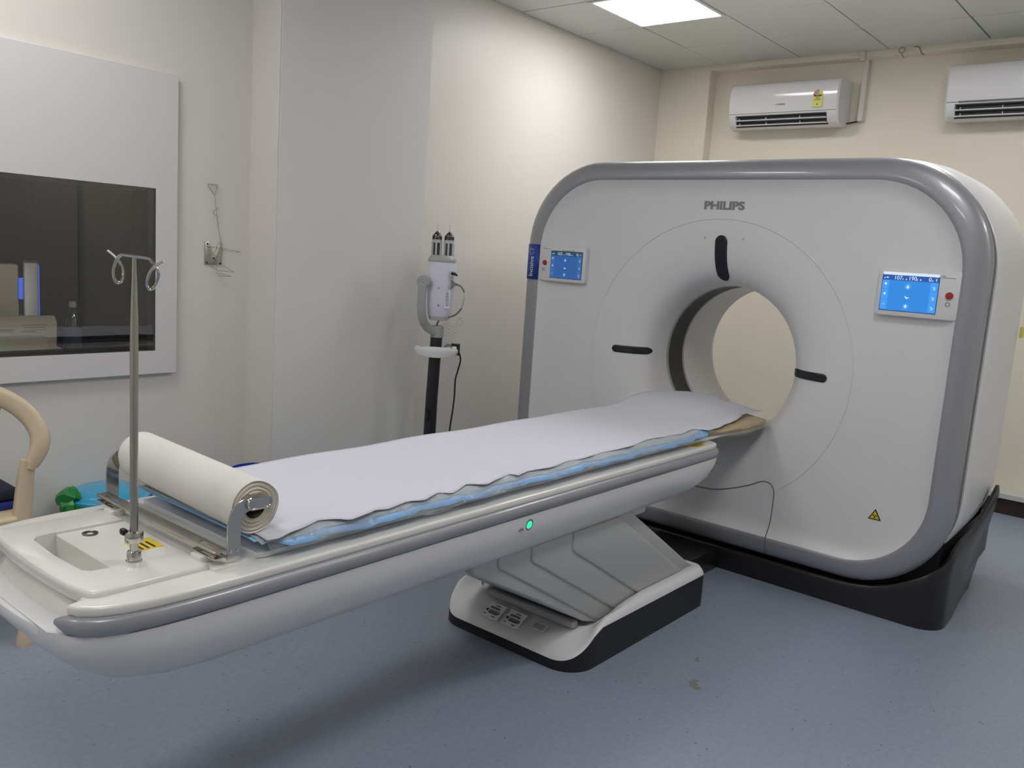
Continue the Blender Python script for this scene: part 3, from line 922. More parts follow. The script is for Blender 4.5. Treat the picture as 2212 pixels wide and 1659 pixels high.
# body behind the hand grip at the foot end
b = B(); rr = []
def grip_ring(x, z, k):
    return [Vector((px__, py__, z)) for px__, py__ in [(.734, 1.612), (min(x + .035, .733), 1.614), (x + .016, 1.622), (x + .006, 1.66), (x - .003 * k, 1.74), (x - .005 * k, 1.826), (x - .003 * k, 1.912), (x + .006, 1.992), (x + .016, 2.030), (min(x + .035, .733), 2.038), (.734, 2.040)]]
for x, z in ((.684, .602), (.684, .632), (.687, .646), (.694, .658), (.702, .667), (.708, .674), (.712, .681)): rr.append(grip_ring(x, z, 1.5))
loft(b, rr, True, True, True)
obj('grip_recess', b, 'offwhite', tb, ang=50)
for y0_, y1_ in ((1.586, 1.622), (2.030, 2.066)):
    b = B(); prism(b, [(.697, .690), (.672, .655), (.678, .640), (.80, .640), (.80, .690)], 'y', y0_, y1_, .006, 2); obj('grip_cheek', b, 'offwhite', tb)
# raised foot cover with a trough and a sunken plateau
b = B()
cp = [(.958, 1.582), (.722, 1.582), (.704, 1.592), (.692, 1.65), (.686, 1.74), (.684, 1.826), (.686, 1.912), (.692, 2.002), (.704, 2.058), (.722, 2.070), (.958, 2.070)]
prism(b, cp, 'z', .681, .711, .009, 3)
c1 = B(); prism(c1, rrect(.790, 1.02, 1.690, 1.965, .004, 2, 2), 'z', .7055, .76)
c2 = B(); prism(c2, [(.800, 1.688), (.800, 1.967), (.756, 1.962), (.744, 1.945), (.738, 1.826), (.744, 1.71), (.756, 1.693)], 'z', .640, .76)
b = bool_cut(b, [c2, c1])
bt = B(); prism(bt, [(.803, 1.683), (.803, 1.972), (.750, 1.968), (.738, 1.950), (.732, 1.826), (.738, 1.705), (.750, 1.688)], 'z', .640, .652)
for q0, q1 in (((.732, 1.684), (.805, 1.690)), ((.732, 1.965), (.805, 1.972)), ((.7985, 1.684), (.808, 1.972)), ((.7305, 1.684), (.738, 1.972))):
    box(bt, (q0[0], q0[1], .645), (q1[0], q1[1], .7045 if q0[0] > .79 else .690))
obj('trough_floor', bt, 'offwhite', tb)
obj('foot_cover', b, 'offwhite', tb, ang=30)
# plate under the paper holder and small tabs
b = B(); box(b, (.955, 1.560, .690), (1.062, 2.092, .7045), .006, 2)
obj('end_plate', b, 'offwhite', tb)
for yy in (1.625, 2.03):
    b = B(); prism(b, rrect(.945, .985, yy - .022, yy + .022, .008, 4, 2), 'z', .700, .7195, .003)
    obj('mount_tab', b, 'offwhite', tb)
# steel grommet
b = B(); lathe(b, [(.017, .7055), (.017, .7085), (.013, .7095), (.009, .7075), (.006, .702), (0, .702)], (.858, 1.925, 0), 20); obj('pole_socket', b, 'darksteel', tb)
# yellow caution stickers
b = B(); box(b, (.886, 1.752, .7056), (.945, 1.822, .7063)); st = obj('caution_sticker', b, 'yellow', tb)
b = B()
for k in range(3): box(b, (.895 + k * .014, 1.757, .7062), (.901 + k * .014, 1.80, .7067))
obj('sticker_print', b, 'print', st)
b = B(); t_ = bmesh.new(); vs = [t_.verts.new(p) for p in ((3.045, 1.560, .6985), (3.128, 1.560, .6985), (3.128, 1.522, .6985), (3.045, 1.522, .6985))]; t_.faces.new(vs); join(b, t_)
box(b, (3.045, 1.522, .6975), (3.128, 1.560, .6988)); st = obj('caution_sticker', b, 'yellow', tb)
b = B()
for k in range(4): box(b, (3.055 + k * .018, 1.527, .6986), (3.062 + k * .018, 1.555, .6992))
obj('sticker_print', b, 'print', st)
# green light on the near flank
b = B(); lathe(b, [(.0185, -.004), (.0185, .001), (.015, .0025), (.0125, .001)], (1.966, 1.5035, .608), 24, axis_to((0, -1, -.12))); obj('button_ring', b, 'seam', tb)
b = B(); lathe(b, [(.0125, -.002), (.012, .002), (.006, .0035), (0, .0038)], (1.966, 1.5035, .608), 20, axis_to((0, -1, -.12))); obj('status_light', b, 'led', tb, label='lit green button')
b = B(); box(b, (1.915, 1.499, .598), (1.937, 1.5045, .600)); box(b, (1.921, 1.499, .604), (1.935, 1.5045, .6055)); obj('button_print', b, 'greyprint', tb)
# sliding cradle: shallow curved board that reaches into the bore
b = B(); rr = []
def cr_sec(x, k):
    w = poly(x, [(1.065, .255), (1.08, .262), (3.15, .262), (3.30, .272), (3.55, .272), (3.66, .268), (3.74, .25), (3.78, .215)])
    top = [(TY - w * f, .712 - .0 * f) for f in (1, .97, .8, .5, 0, -.5, -.8, -.97, -1)]
    bot = [(TY - w * f, .700 - .040 * (1 - abs(f) ** 2.2)) for f in (-1, -.9, -.6, -.3, 0, .3, .6, .9, 1)]
    return [Vector((x, y, z)) for y, z in top + bot]
for x in (1.065, 1.08, 1.5, 2.2, 3.0, 3.4, 3.55, 3.66, 3.72, 3.76, 3.78): rr.append(cr_sec(x, 0))
loft(b, rr, True, True, True)
obj('cradle', b, 'white', tb, ang=50)
# pedestal: charcoal skirt
def foot_pts(): return rrect(2.272, 3.222, 1.500, 2.152, (.05, .05, .12, .12), 10, 10)
def fpath(x0, x1, y0, y1, rf, rb): # corners: (x1,y0),(x1,y1),(x0,y1),(x0,y0)
    return rrect(x0, x1, y0, y1, (rb, rb, rf, rf), 24, 16)
FP = fpath(2.272, 3.222, 1.500, 2.152, .11, .045)
def zs(x): return .034 + .103 * sst(2.258, 2.43, x)
b = B(); loft(b, [[Vector((x, y, 0)) for x, y in FP], [Vector((x, y, zs(x) * .9)) for x, y in FP], [Vector((x, y, zs(x))) for x, y in FP]], True, True, False)
obj('pedestal_skirt', b, 'dark', tb, ang=40)
for xx in (2.40, 3.175):
    b = B(); lathe(b, [(.009, -.001), (.008, .0015), (0, .0005)], (xx, 1.4995, .06 if xx < 3 else .065), 14, axis_to((0, -1, 0))); obj('skirt_plug', b, 'black', tb)
# pedestal: white base cover
IP = fpath(2.425, 3.19, 1.552, 2.10, .06, .03)
def zi(x): return poly(x, [(2.425, .112), (2.50, .128), (2.62, .155), (2.75, .166), (3.3, .166)])
def mid(k, lift):
    return [Vector((lerp(a[0], c[0], k), lerp(a[1], c[1], k), lerp(zs(a[0]), zi(c[0]), k) + lift)) for a, c in zip(FP, IP)]
b = B(); loft(b, [[Vector((x, y, zs(x) - .002)) for x, y in FP], mid(.04, .006), mid(.14, .013), mid(.35, .020), mid(.7, .012), mid(1, 0), [Vector((x, y, zi(x) - .016)) for x, y in IP]], True, False, True)
obj('pedestal_cover', b, 'white', tb, ang=50)
# lift: nested slanted covers
ZT = .497
def fan(pts, yi, m='panelgrey'):
    b = B(); prism(b, pts, 'y', TY - .271 + yi, TY + .271 - yi, .008, 3); obj('lift_cover', b, m, tb, ang=40)
fan([(2.288, ZT), (2.288, .440), (2.300, .425), (2.328, .410), (2.815, .12), (3.12, .12), (3.12, .150), (2.57, ZT)], 0)
fan([(2.50, ZT), (2.72, .30), (3.0, .11), (3.19, .11), (3.19, .168), (2.675, ZT)], .022)
fan([(2.072, ZT), (2.072, .452), (2.084, .438), (2.110, .424), (2.625, .12), (2.95, .12), (2.45, ZT)], .007)
fan([(1.914, ZT), (1.914, .468), (1.928, .452), (1.960, .436), (2.495, .12), (2.80, .12), (2.25, ZT)], .014)
fan([(1.80, ZT), (1.815, .462), (2.115, .305), (2.35, .175), (2.43, .132), (2.50, .11), (2.66, .11), (2.05, ZT)], .021)
b = B(); box(b, (2.378, 1.592, .112), (2.412, 2.00, .140), .008, 3); obj('front_bar', b, 'grey', tb)
b = B(); prism(b, [(1.79, .50), (1.80, .462), (1.84, .444), (2.86, .442), (2.86, .50)], 'y', 1.615, 2.037, .012, 3); obj('lift_head', b, 'white', tb)
# dark bridge to the gantry
b = B(); box(b, (3.15, 1.665, 0), (3.6715, 1.987, .100), .008, 2); obj('floor_bridge', b, 'darkbase', tb)
# rating labels on the sloping front of the base cover
def lip_z(x): return poly(x, [(2.272, .032), (2.30, .058), (2.33, .076), (2.38, .096), (2.425, .112)])
def label(y0, y1, x0, x1, m, kind):
    dx = x1 - x0
    def P(u, v, e): x = x0 + u * dx; return Vector((x - e * .3, lerp(y1, y0, v), .0165 + lip_z(x) + .006 + e))
    def quad(bm, u0, u1, v0, v1, e):
        t_ = bmesh.new(); q = [P(u0, v0, e), P(u0, v1, e), P(u1, v1, e), P(u1, v0, e)]
        a = [t_.verts.new(p) for p in q]; c = [t_.verts.new(p - Vector((0, 0, .0012))) for p in q]
        t_.faces.new(a)
        for i in range(4): t_.faces.new((a[i], c[i], c[(i + 1) % 4], a[(i + 1) % 4]))
        join(bm, t_)
    b = B(); quad(b, 0, 1, 0, 1, .001); lb = obj('rating_label', b, m, tb)
    b = B()
    if kind:
        for (u, v0, v1) in ((.82, .42, .7), (.66, .2, .75), (.58, .2, .8), (.42, .28, .9), (.34, .28, .92), (.27, .28, .85), (.14, .08, .22), (.10, .6, .8)): quad(b, u, u + .03, v0, v1, .0016)
        quad(b, .36, .48, .08, .2, .0016)
    else:
        for u in (.2, .4, .6, .78): quad(b, u, u + .06, .1, .9, .0016)
    obj('label_print', b, 'greyprint' if not kind else 'print', lb)
label(1.873, 1.950, 2.294, 2.356, 'labelpaper', 1)
label(1.776, 1.853, 2.294, 2.356, 'labelpaper', 1)
label(1.676, 1.735, 2.318, 2.348, 'white', 0)

# ================================================================ THINGS ON THE TABLE
# padded mattress
b = B(); rr = []
def pad_sec(x, w, z1, z0):
    pts = [(TY - w, lerp(z0, z1, .5)), (TY - w + .006, z1 - .004), (TY - w + .03, z1)] + [(TY + f * (w - .03), z1 - .004 * (1 - f * f)) for f in (-.6, -.2, .2, .6)] + [(TY + w - .03, z1), (TY + w - .006, z1 - .004), (TY + w, lerp(z0, z1, .5)), (TY + w - .008, z0)] + [(TY + f * w, z0) for f in (.6, .2, -.2, -.6)] + [(TY - w + .008, z0)]
    return [Vector((x, y, z)) for y, z in pts]
for x, w, z1 in ((1.125, .235, .742), (1.135, .245, .7425), (1.6, .250, .7425), (2.6, .252, .7425), (3.2, .258, .743), (3.30, .285, .743), (3.42, .305, .743), (3.60, .318, .7425), (3.69, .312, .742), (3.745, .29, .738), (3.78, .25, .735), (3.80, .20, .732)):
    rr.append(pad_sec(x, w, z1, .7135))
loft(b, rr, True, True, True)
bmesh.ops.subdivide_edges(b, edges=[e for e in b.edges if e.calc_length() > .15], cuts=6)
for v in b.verts:
    if v.co.x > 3.2 and v.co.z > .72:
        v.co.z += .004 * math.sin(v.co.x * 40 + v.co.y * 23)
single('table_pad', b, 'tan', 'tan vinyl pad on the table cradle, showing at the scanner end', 'pad', (2.4, TY, .7135))

def zp(x, y):
    """height of the paper"""
    lift = sst(3.22, 3.60, x)
    prof = poly(y, [(1.54, .004), (1.62, .010), (1.70, .030), (1.80, .045), (1.95, .044), (2.10, .034), (2.13, .030)])
    return .7545 + lift * prof + .0008 * math.sin(x * 9 + y * 6)

NEAR = [(1.07, 1.535), (1.094, 1.528), (1.133, 1.546), (1.234, 1.577), (1.279, 1.555), (1.295, 1.532), (1.37, 1.545), (1.394, 1.559), (1.434, 1.548), (1.509, 1.563), (1.559, 1.544), (1.627, 1.572), (1.665, 1.547), (1.749, 1.581), (1.803, 1.543), (1.938, 1.583), (1.946, 1.552), (2.013, 1.569), (2.10, 1.552), (2.22, 1.575), (2.311, 1.562), (2.408, 1.576), (2.577, 1.563), (2.768, 1.596), (2.85, 1.578), (2.889, 1.588), (2.983, 1.572), (3.10, 1.59), (3.17, 1.538), (3.264, 1.541), (3.446, 1.565), (3.60, 1.60), (3.70, 1.61), (3.82, 1.58)]
# absorbent underpad: pale face, blue waterproof edge
def sheet(name, parent, m, x0, x1, yn, yf, zfun, nx, ny, thick, label=None):
    b = B(); rows = []
    for i in range(nx + 1):
        x = lerp(x0, x1, i / nx); a = yn(x); c = yf(x)
        rows.append([Vector((x, lerp(a, c, j / ny), zfun(x, lerp(a, c, j / ny)))) for j in range(ny + 1)])
    loft(b, rows, False)
    o = obj(name, b, m, parent, label=label)
    s = o.modifiers.new('thick', 'SOLIDIFY'); s.thickness = thick; s.offset = -1
    return o
up = thing('underpad', 'blue backed absorbent underpad between the pad and the white paper', 'underpad', (2.1, TY, .746))
wav = lambda x: .004 * math.sin(x * 17) + .003 * math.sin(x * 41 + 1) + .002 * math.sin(x * 83)
def zblue(x, y):
    d = max(0, 1.575 - y)
    return .7455 - 5.5 * d * d - .16 * d + .0012 * math.sin(x * 31) * (d > 0)
sheet('blue_backing', up, 'blue', 1.05, 3.30, lambda x: 1.5275 + wav(x) * .6 + sst(3.1, 3.3, x) * .05 + (1 - sst(1.05, 1.14, x)) * .035, lambda x: 2.095, zblue, 220, 24, .0012)
sheet('absorbent_face', up, 'nonwoven', 1.06, 3.26, lambda x: 1.546 + wav(x) * .7 + sst(3.05, 3.26, x) * .05, lambda x: 2.09, lambda x, y: zblue(x, y) + .0023, 200, 20, .0008)
# clear film hanging over the near edge
rnd = random.Random(3)
b = B(); rows = []
cr1 = [(x, rnd.uniform(-1, 1)) for x in [1.06 + .012 * k for k in range(200)]]
for i in range(341):
    x = 1.07 + 2.05 * i / 340
    w = poly(x, cr1)
    low = .7215 + .006 * math.sin(x * 11) + .004 * math.sin(x * 29 + 2) + .012 * sst(1.9, 3.0, x)
    row = []
    for j in range(13):
        q = j / 12
        y = lerp(1.524 + .005 * math.sin(x * 23), 1.60, q)
        top = zblue(x, y) + .0034
        z = top if q > .35 else lerp(low, zblue(x, lerp(1.524, 1.62, .35)) + .0034, q / .35)
        a = .0050 * (1 - q) ** 1.5
        row.append(Vector((x, y - a * w - .0016 * rnd.uniform(-1, 1) * (q < .5), z + .0012 * rnd.uniform(0, 1) * (q < .30))))
    rows.append(row)
loft(b, rows, False)
single('plastic_sheet', b, 'film', 'crinkled clear plastic sheet over the near edge of the table pad', 'plastic sheet', (2.0, 1.55, .73), ang=20)
# paper pulled off the roll
b = B(); rows = []
nx, ny = 230, 30
ENDX = [(1.54, 3.80), (1.585, 3.835), (1.60, 3.79), (1.66, 3.765), (1.72, 3.735), (1.755, 3.725), (1.765, 3.70), (1.785, 3.765), (1.85, 3.775), (1.97, 3.76), (2.07, 3.70), (2.13, 3.60)]
for i in range(nx + 1):
    s = i / nx
    x = 1.066 + (3.78 - 1.066) * s
    row = []
    for j in range(ny + 1):
        q = j / ny
        a = poly(x, NEAR); c = 2.096 + .004 * math.sin(x * 7) - sst(3.5, 3.8, x) * .01
        y = lerp(a, c, q)
        xx = x
        ex = poly(y, ENDX) + .004 * math.sin(y * 190)
        xx = 1.066 + (ex - 1.066) * s
        z = zp(xx, y)
        edge = max(0, 1 - q * 9)
        z += edge * edge * (.0011 * math.sin(xx * 25) + .0009 * math.sin(xx * 51 + 1) - .0040)
        if q > .93: z += .002 * math.sin(xx * 13)
        row.append(Vector((xx, y, z)))
    rows.append(row)
loft(b, rows, False)
ps = single('paper_sheet', b, 'paper', 'white paper sheet covering the table from roll to torn scanner end', 'paper sheet', (2.4, TY, .7545), ang=60)
s = ps.modifiers.new('thick', 'SOLIDIFY'); s.thickness = .0009; s.offset = 1

# chrome paper holder
h = thing('roll_holder', 'polished steel paper roll holder clipped across the table foot', 'holder', (.985, TY, .7195))
b = B(); prism(b, rrect(.957, .990, 1.566, 2.116, .006, 4, 2), 'z', .7340, .7385, .0012)
c1 = B(); box(c1, (.968, 1.590, .70), (.979, 1.655, .80), .0); c2 = B(); box(c2, (.968, 2.02, .70), (.979, 2.085, .80))
b = bool_cut(b, [c1, c2]); obj('cross_bar', b, 'steel', h)
for s0, s1 in ((1.566, 1.66), (2.022, 2.116)):
    b = B(); prism(b, rrect(.957, .990, s0, s1, .006, 4, 2), 'z', .7195, .7235, .0012); obj('foot_strip', b, 'chrome', h)
def arm(y, zoff, sgn):
    pts = smooth_path([(1.001, .716), (1.001, .75), (1.001, .785), (1.004, .806), (1.016, .824), (1.034, .832 + zoff * .5), (1.060, .834 + zoff)], 5)
    pts = [(p.x, y, p.y) for p in [Vector((a[0], a[1], 0)) if not isinstance(a, Vector) else a for a in [Vector((q[0], q[1], 0)) for q in [(v.x, v.y) for v in [Vector((p_[0], p_[1], 0)) for p_ in pts]]]]]
    b = B(); tube(b, pts, .01, 16, flat=(.0045, .031), up=(0, 0, 0) if False else None) if False else None
    # ribbon: width lies in the xz plane, thickness along y
    rr = []
    for i, p in enumerate(pts):
        a = Vector(pts[max(0, i - 1)]); c = Vector(pts[min(len(pts) - 1, i + 1)])
        t_ = (c - a).normalized(); n_ = Vector((-t_.z, 0, t_.x))
        P = Vector(p); w = .0155; th = .0025
        rr.append([P + n_ * w + Vector((0, th, 0)), P + n_ * w * 1.04, P + n_ * w - Vector((0, th, 0)), P - n_ * w - Vector((0, th, 0)), P - n_ * w * 1.04, P - n_ * w + Vector((0, th, 0))])
    loft(b, rr, True, True, True)
    ao = obj('arm', b, 'darksteel' if False else 'chrome', h, ang=50)
    # flat oval plug that enters the core
    cx, cz = 1.060, .832 + zoff
    b = B(); out = []
    def stad(rx, rz, yy):
        return [Vector((cx + (rx - rz) * (1 if math.cos(a) > 0 else -1) + rz * math.cos(a), yy, cz + rz * math.sin(a))) for a in [2 * PI * k / 32 + .01 for k in range(32)]]
    f = -1 if sgn > 0 else 1
    loft(b, [stad(.032, .0150, y + f * -.02), stad(.032, .0150, y + f * .008), stad(.030, .0135, y + f * .011), stad(.027, .0105, y + f * .0105), stad(.0265, .010, y + f * .0085)], True, True, True)
    obj('plug', b, 'chrome', ao)
    for xx in (.992, 1.009):
        b = B(); lathe(b, [(.0036, -.001), (.0036, .001), (.002, .0022), (0, .0025)], (xx, y - .0025 if sgn > 0 else y + .0025, .7345), 12, axis_to((0, -1 if sgn > 0 else 1, 0)))
        obj('rivet', b, 'chrome', ao)
arm(1.5635, 0, 1); arm(2.1185, .014, -1)

# paper roll
RR = .0605
ry0, ry1 = 1.583, 2.098
rl = thing('paper_roll', 'thick roll of white paper held in the steel holder', 'paper roll', (1.064, TY, .755))
cz0, cz1 = .8155, .829
def roll_ring(r, y, wob=0, n=56):
    k = (y - ry0) / (ry1 - ry0); cz = lerp(cz0, cz1, k); cx = 1.066
    pts = []
    for i in range(n):
        a = 2 * PI * i / n
        q = r * (1 + wob * (.018 * math.sin(3 * a + 1) + .012 * math.sin(5 * a)))
        pts.append(Vector((cx + q * math.cos(a), y, cz + q * math.sin(a))))
    return pts
b = B(); loft(b, [roll_ring(RR - .0015, ry0, .5), roll_ring(RR, ry0 + .003, .5)] + [roll_ring(RR, lerp(ry0, ry1, k / 10), .5 * (1 - k / 14)) for k in range(1, 10)] + [roll_ring(RR, ry1 - .003, .2), roll_ring(RR - .0015, ry1, .2)])
obj('outer_wrap', b, 'rollpaper', rl, ang=60)
def roll_end(y, d):
    b = B(); rr = []; nL = 13
    for k in range(nL * 2 + 1):
        r = lerp(.0265, RR - .001, k / (nL * 2))
        rr.append(roll_ring(r, y + d * ((.0018 if k % 2 else 0) + .002 * math.sin(k * .9)), .8))
    loft(b, rr); obj('layered_end', b, 'rollside', rl, ang=20)
roll_end(ry0, 1); roll_end(ry1, -1)
b = B(); loft(b, [roll_ring(.0265, ry0 + .001), roll_ring(.0265, ry0 + .16), roll_ring(.001, ry0 + .161)]); obj('core', b, 'core', rl); b = B(); loft(b, [roll_ring(.0265, ry1 - .001), roll_ring(.0265, ry1 - .16), roll_ring(.001, ry1 - .161)])
obj('core', b, 'core', rl)

# IV pole
px_, py_ = .846, 1.694
iv = thing('iv_pole', 'steel IV pole with two hanger hooks standing on the table foot', 'IV pole', (px_, py_, .711))
b = B(); lathe(b, [(0, .711), (.0165, .711), (.0165, .7135), (.0148, .715), (.0145, .730), (.013, .733), (.0085, .734), (.0085, .760)], (px_, py_, 0), 24); obj('pole_base', b, 'chrome', iv)
b = B(); lathe(b, [(.0085, .753), (.0175, .7535), (.019, .756), (.019, .772), (.0175, .776), (.0085, .777)], (px_, py_, 0), 24); obj('collar', b, 'chrome', iv)
b = B(); box(b, (px_ - .022, py_ + .004, .768), (px_ - .010, py_ + .022, .782), .004, 2); obj('collar_grub', b, 'black', iv)
b = B(); rr = []
for z, r in ((.775, .0084), (1.17, .0084), (1.215, .0082), (1.27, .0066), (1.325, .0046), (1.352, .0038)): rr.append((r, z))
lathe(b, rr + [(0, 1.353)], (px_, py_, 0), 20)
obj('tube', b, 'steel', iv)
ux = Vector((.641, -.768, 0)); vx = Vector((.768, .641, 0))
def hk(pts): return smooth_path([Vector((px_, py_, 1.352)) + ux * a + vx * c + Vector((0, 0, z)) for a, c, z in pts], 5)
b = B(); tube(b, hk([(-.033, 0, -.004), (-.026, 0, .001), (0, 0, 0), (.028, 0, -.002), (.035, 0, -.008), (.044, .004, -.022), (.046, .008, -.035), (.041, .010, -.050), (.034, .008, -.062), (.028, .002, -.063), (.027, -.004, -.052), (.032, -.008, -.036), (.042, -.010, -.020), (.055, -.012, -.011), (.064, -.012, -.006)]), .0030, 10)
tube(b, hk([(-.026, 0, .001), (-.034, .0, -.006), (-.037, -.004, -.018), (-.038, -.008, -.030), (-.036, -.010, -.045), (-.030, -.010, -.054), (-.024, -.006, -.052), (-.024, .002, -.040), (-.028, .007, -.024), (-.036, .009, -.010), (-.047, .010, .000), (-.058, .010, .008)]), .0030, 10)
obj('hooks', b, 'chrome', iv)

# ================================================================ AIR CONDITIONERS
def aircon(y0, y1, z0, z1, name_label, sticker, full):
    t = thing('air_conditioner', name_label, 'air conditioner', (XR, (y0 + y1) / 2, z0), group='white split air conditioners on the back wall')
    xf = 5.925
    H = z1 - z0
    zs_ = z0 + H * .30
    # body profile in x,z
    prof = [(XR - .005, z0 + .03), (6.05, z0 + .004), (5.985, z0 + .012), (5.955, z0 + .035), (xf + .004, z0 + H * .26), (xf, z0 + H * .32), (xf - .007, z0 + H * .46), (xf - .0115, z0 + H * .6), (xf - .0125, z0 + H * .70), (xf - .0105, z0 + H * .79), (xf - .004, z0 + H * .88), (xf + .007, z0 + H * .95), (xf + .024, z1 - .005), (xf + .05, z1), (XR - .005, z1)]
    ins = B(); loft(ins, [[Vector((x + .012 * (x < 6), y0, z)) for x, z in prof]] + [[Vector((x, y, z)) for x, z in prof] for y in (y0 + .012, y0 + .03, lerp(y0, y1, .5), y1 - .03, y1 - .012)] + [[Vector((x + .012 * (x < 6), y1, z)) for x, z in prof]], True, True, True)
    cut = B(); prism(cut, [(xf - .03, z0 + H * .095), (xf + .075, z0 + H * .06), (xf + .075, z0 + H * .285), (xf - .03, z0 + H * .285)], 'y', y0 + .075, y1 - .06)
    body = bool_cut(ins, [cut])
    obj('body', body, 'ac', t, ang=40)
    b = B(); box(b, (xf + .045, y0 + .07, z0 + H * .05), (xf + .085, y1 - .055, z0 + H * .30)); obj('outlet_back', b, 'black', t)
    # louvres
    for zz, xx in ((z0 + H * .185, xf + .002), (z0 + H * .085, xf + .018)):
        b = B(); box(b, (xx, y0 + .076, zz - .005), (xx + .022, y1 - .061, zz + .002), .002, 1); lv = obj('louvre', b, 'ac', t)
        b = B()
        for f in (.28, .66, .97): box(b, (xx + .004, lerp(y0 + .08, y1 - .07, f) - .002, zz), (xx + .02, lerp(y0 + .08, y1 - .07, f) + .002, zz + .016))
        obj('louvre_pin', b, 'ltgrey', lv)['kind'] = 'stuff'
    b = B(); box(b, (xf - .0035, y0 + .012, zs_ + .006), (xf + .004, y1 - .012, zs_ + .0085)); obj('panel_gap', b, 'seam', t)
    if full:
        b = text_bm('O GENERAL', .0135, (xf - .0088, 2.626, 2.5625), (0, -1, 0), (0, 0, 1), bold=.0002, extr=.0003)
        obj('brand_lettering', b, 'print', t)
    else:
        b = B(); box(b, (xf - .004, y0, zs_ + .001), (xf + .002, y1 - .08, zs_ + .012)); obj('intake_gap', b, 'seam', t)
    if sticker:
        ya, yb, za, zb = 2.292, 2.358, 2.535, 2.650
        b = B(); xq = xf - .0145
        zt = zb - .036
        prism(b, [(yb, za), (ya, za), (ya, zt)] + [(lerp(ya, yb, .5) - .033 * math.cos(a), zt + .034 * math.sin(a)) for a in [PI * k / 12 for k in range(1, 12)]] + [(yb, zt)], 'x', xq, xf - .002)
        st = obj('energy_label', b, 'lime', t, label='yellow energy label with star arc')
        b = B(); yc = lerp(ya, yb, .5)
        prism(b, [(yc - .033 * math.cos(a), zt + .034 * math.sin(a)) for a in [math.radians(80 + 10 * k) for k in range(11)]] + [(yc - .017 * math.cos(a), zt + .018 * math.sin(a)) for a in [math.radians(180 - 10 * k) for k in range(11)]], 'x', xq - .0006, xq)
        obj('star_arc', b, 'redprint', st)
        b = B()
        for a in (100, 127, 155): box(b, (xq - .0012, yc - .025 * math.cos(math.radians(a)) - .0035, zt + .026 * math.sin(math.radians(a)) - .0035), (xq - .0005, yc - .025 * math.cos(math.radians(a)) + .0035, zt + .026 * math.sin(math.radians(a)) + .0035))
        obj('stars', b, 'labelpaper', st)
        b = B(); prism(b, [(yc + .032, zt - .001), (yc - .032, zt - .001), (yc - .018, zt - .012), (yc - .008, zt - .006), (yc + .008, zt - .006), (yc + .018, zt - .012)], 'x', xq - .0008, xq); 
        for (w, z) in ((.05, .046), (.03, .054), (.028, .062), (.032, .070), (.014, .020), (.010, .014)): box(b, (xq - .0008, yc - w / 2, za + z - .0016 if z > .03 else za + z - .002), (xq, yc + w / 2, za + z + .0012))
        obj('label_print', b, 'print', st)
        b = B(); prism(b, [(yc + .016 * math.cos(a), zt + .002 + .014 * math.sin(a)) for a in [PI * k / 8 for k in range(9)]], 'x', xq - .0006, xq); obj('label_shield', b, 'grey', st)
    return t
aircon(2.185, 2.985, 2.412, 2.728, 'white air conditioner with yellow energy label above the scanner', True, True)
aircon(.62, 1.522, 2.410, 2.752, 'white air conditioner without energy label, farther from the corner', False, False)

# trunking, cable stub, ceiling pipes
b = B(); box(b, (X1 - .028, 2.078, 2.84), (X1 + .01, 2.112, CEIL - .002), .003, 1); box(b, (XR - .042, 2.080, 2.462), (XR, 2.113, 2.872), .003, 1)
single('cable_trunking', b, 'wall', 'narrow cream cable trunking from ceiling down beside the first air conditioner', 'trunking', (XR, 2.095, 2.462))
b = B(); tube(b, smooth_path([(XR - .03, 2.20, 2.447), (XR - .035, 2.165, 2.452), (XR - .03, 2.135, 2.458), (XR - .02, 2.11, 2.464)]), .0055, 8)
single('aircon_cable', b, 'black', 'short black cable between the first air conditioner and its trunking', 'cable', (XR - .03, 2.16, 2.45))
b = B(); tube(b, [(6.0, 1.842 + .018 * math.cos(2 * PI * k / 20), 2.882 + .018 * math.sin(2 * PI * k / 20) - .004) for k in range(20)], .003, 8, closed=True); tube(b, smooth_path([(6.0, 1.842, 2.86), (6.01, 1.84, 2.85), (6.03, 1.838, 2.842), (6.045, 1.838, 2.84)]), .003, 8)
single('ring_hook', b, 'pipe', 'brown ring hook under the ceiling between the two air conditioners', 'hook', (6.03, 1.84, 2.86))
b = B(); tube(b, smooth_path([(6.0, 1.765, 2.893), (6.0, 1.748, 2.892), (6.0, 1.735, 2.885), (6.0, 1.728, 2.868), (6.02, 1.722, 2.852), (6.045, 1.718, 2.85)]), .0045, 8)
single('pipe_stub', b, 'pipe', 'bent brown pipe stub under the ceiling, right of the ring hook', 'pipe', (6.03, 1.73, 2.85))

# ================================================================ WALL BRACKET
t = thing('wire_bracket', 'small steel wall bracket with a bent wire hanger beside the window', 'bracket', (2.19, Y1, 1.26))
yp = Y1 - .004
b = B(); prism(b, [(2.148, 1.264), (2.236, 1.264), (2.236, 1.370), (2.219, 1.370), (2.203, 1.322), (2.194, 1.312), (2.185, 1.322), (2.170, 1.370), (2.148, 1.370)], 'y', yp - .003, Y1, .001)
obj('plate', b, 'steel', t)
for (x, z) in ((2.160, 1.358), (2.192, 1.293), (2.157, 1.272), (2.227, 1.27)):
    b = B(); lathe(b, [(.0042, 0), (.0042, .002), (0, .0025)], (x, yp - .003, z), 10, axis_to((0, -1, 0))); obj('screw', b, 'black', t)
b = B()
w = lambda p: [Vector((x, Y1 - d, z)) for x, z, d in p]
tube(b, w([(2.157, 1.627, .01), (2.203, 1.628, .01), (2.205, 1.62, .01), (2.191, 1.583, .01), (2.157, 1.622, .01)]), .0022, 6)
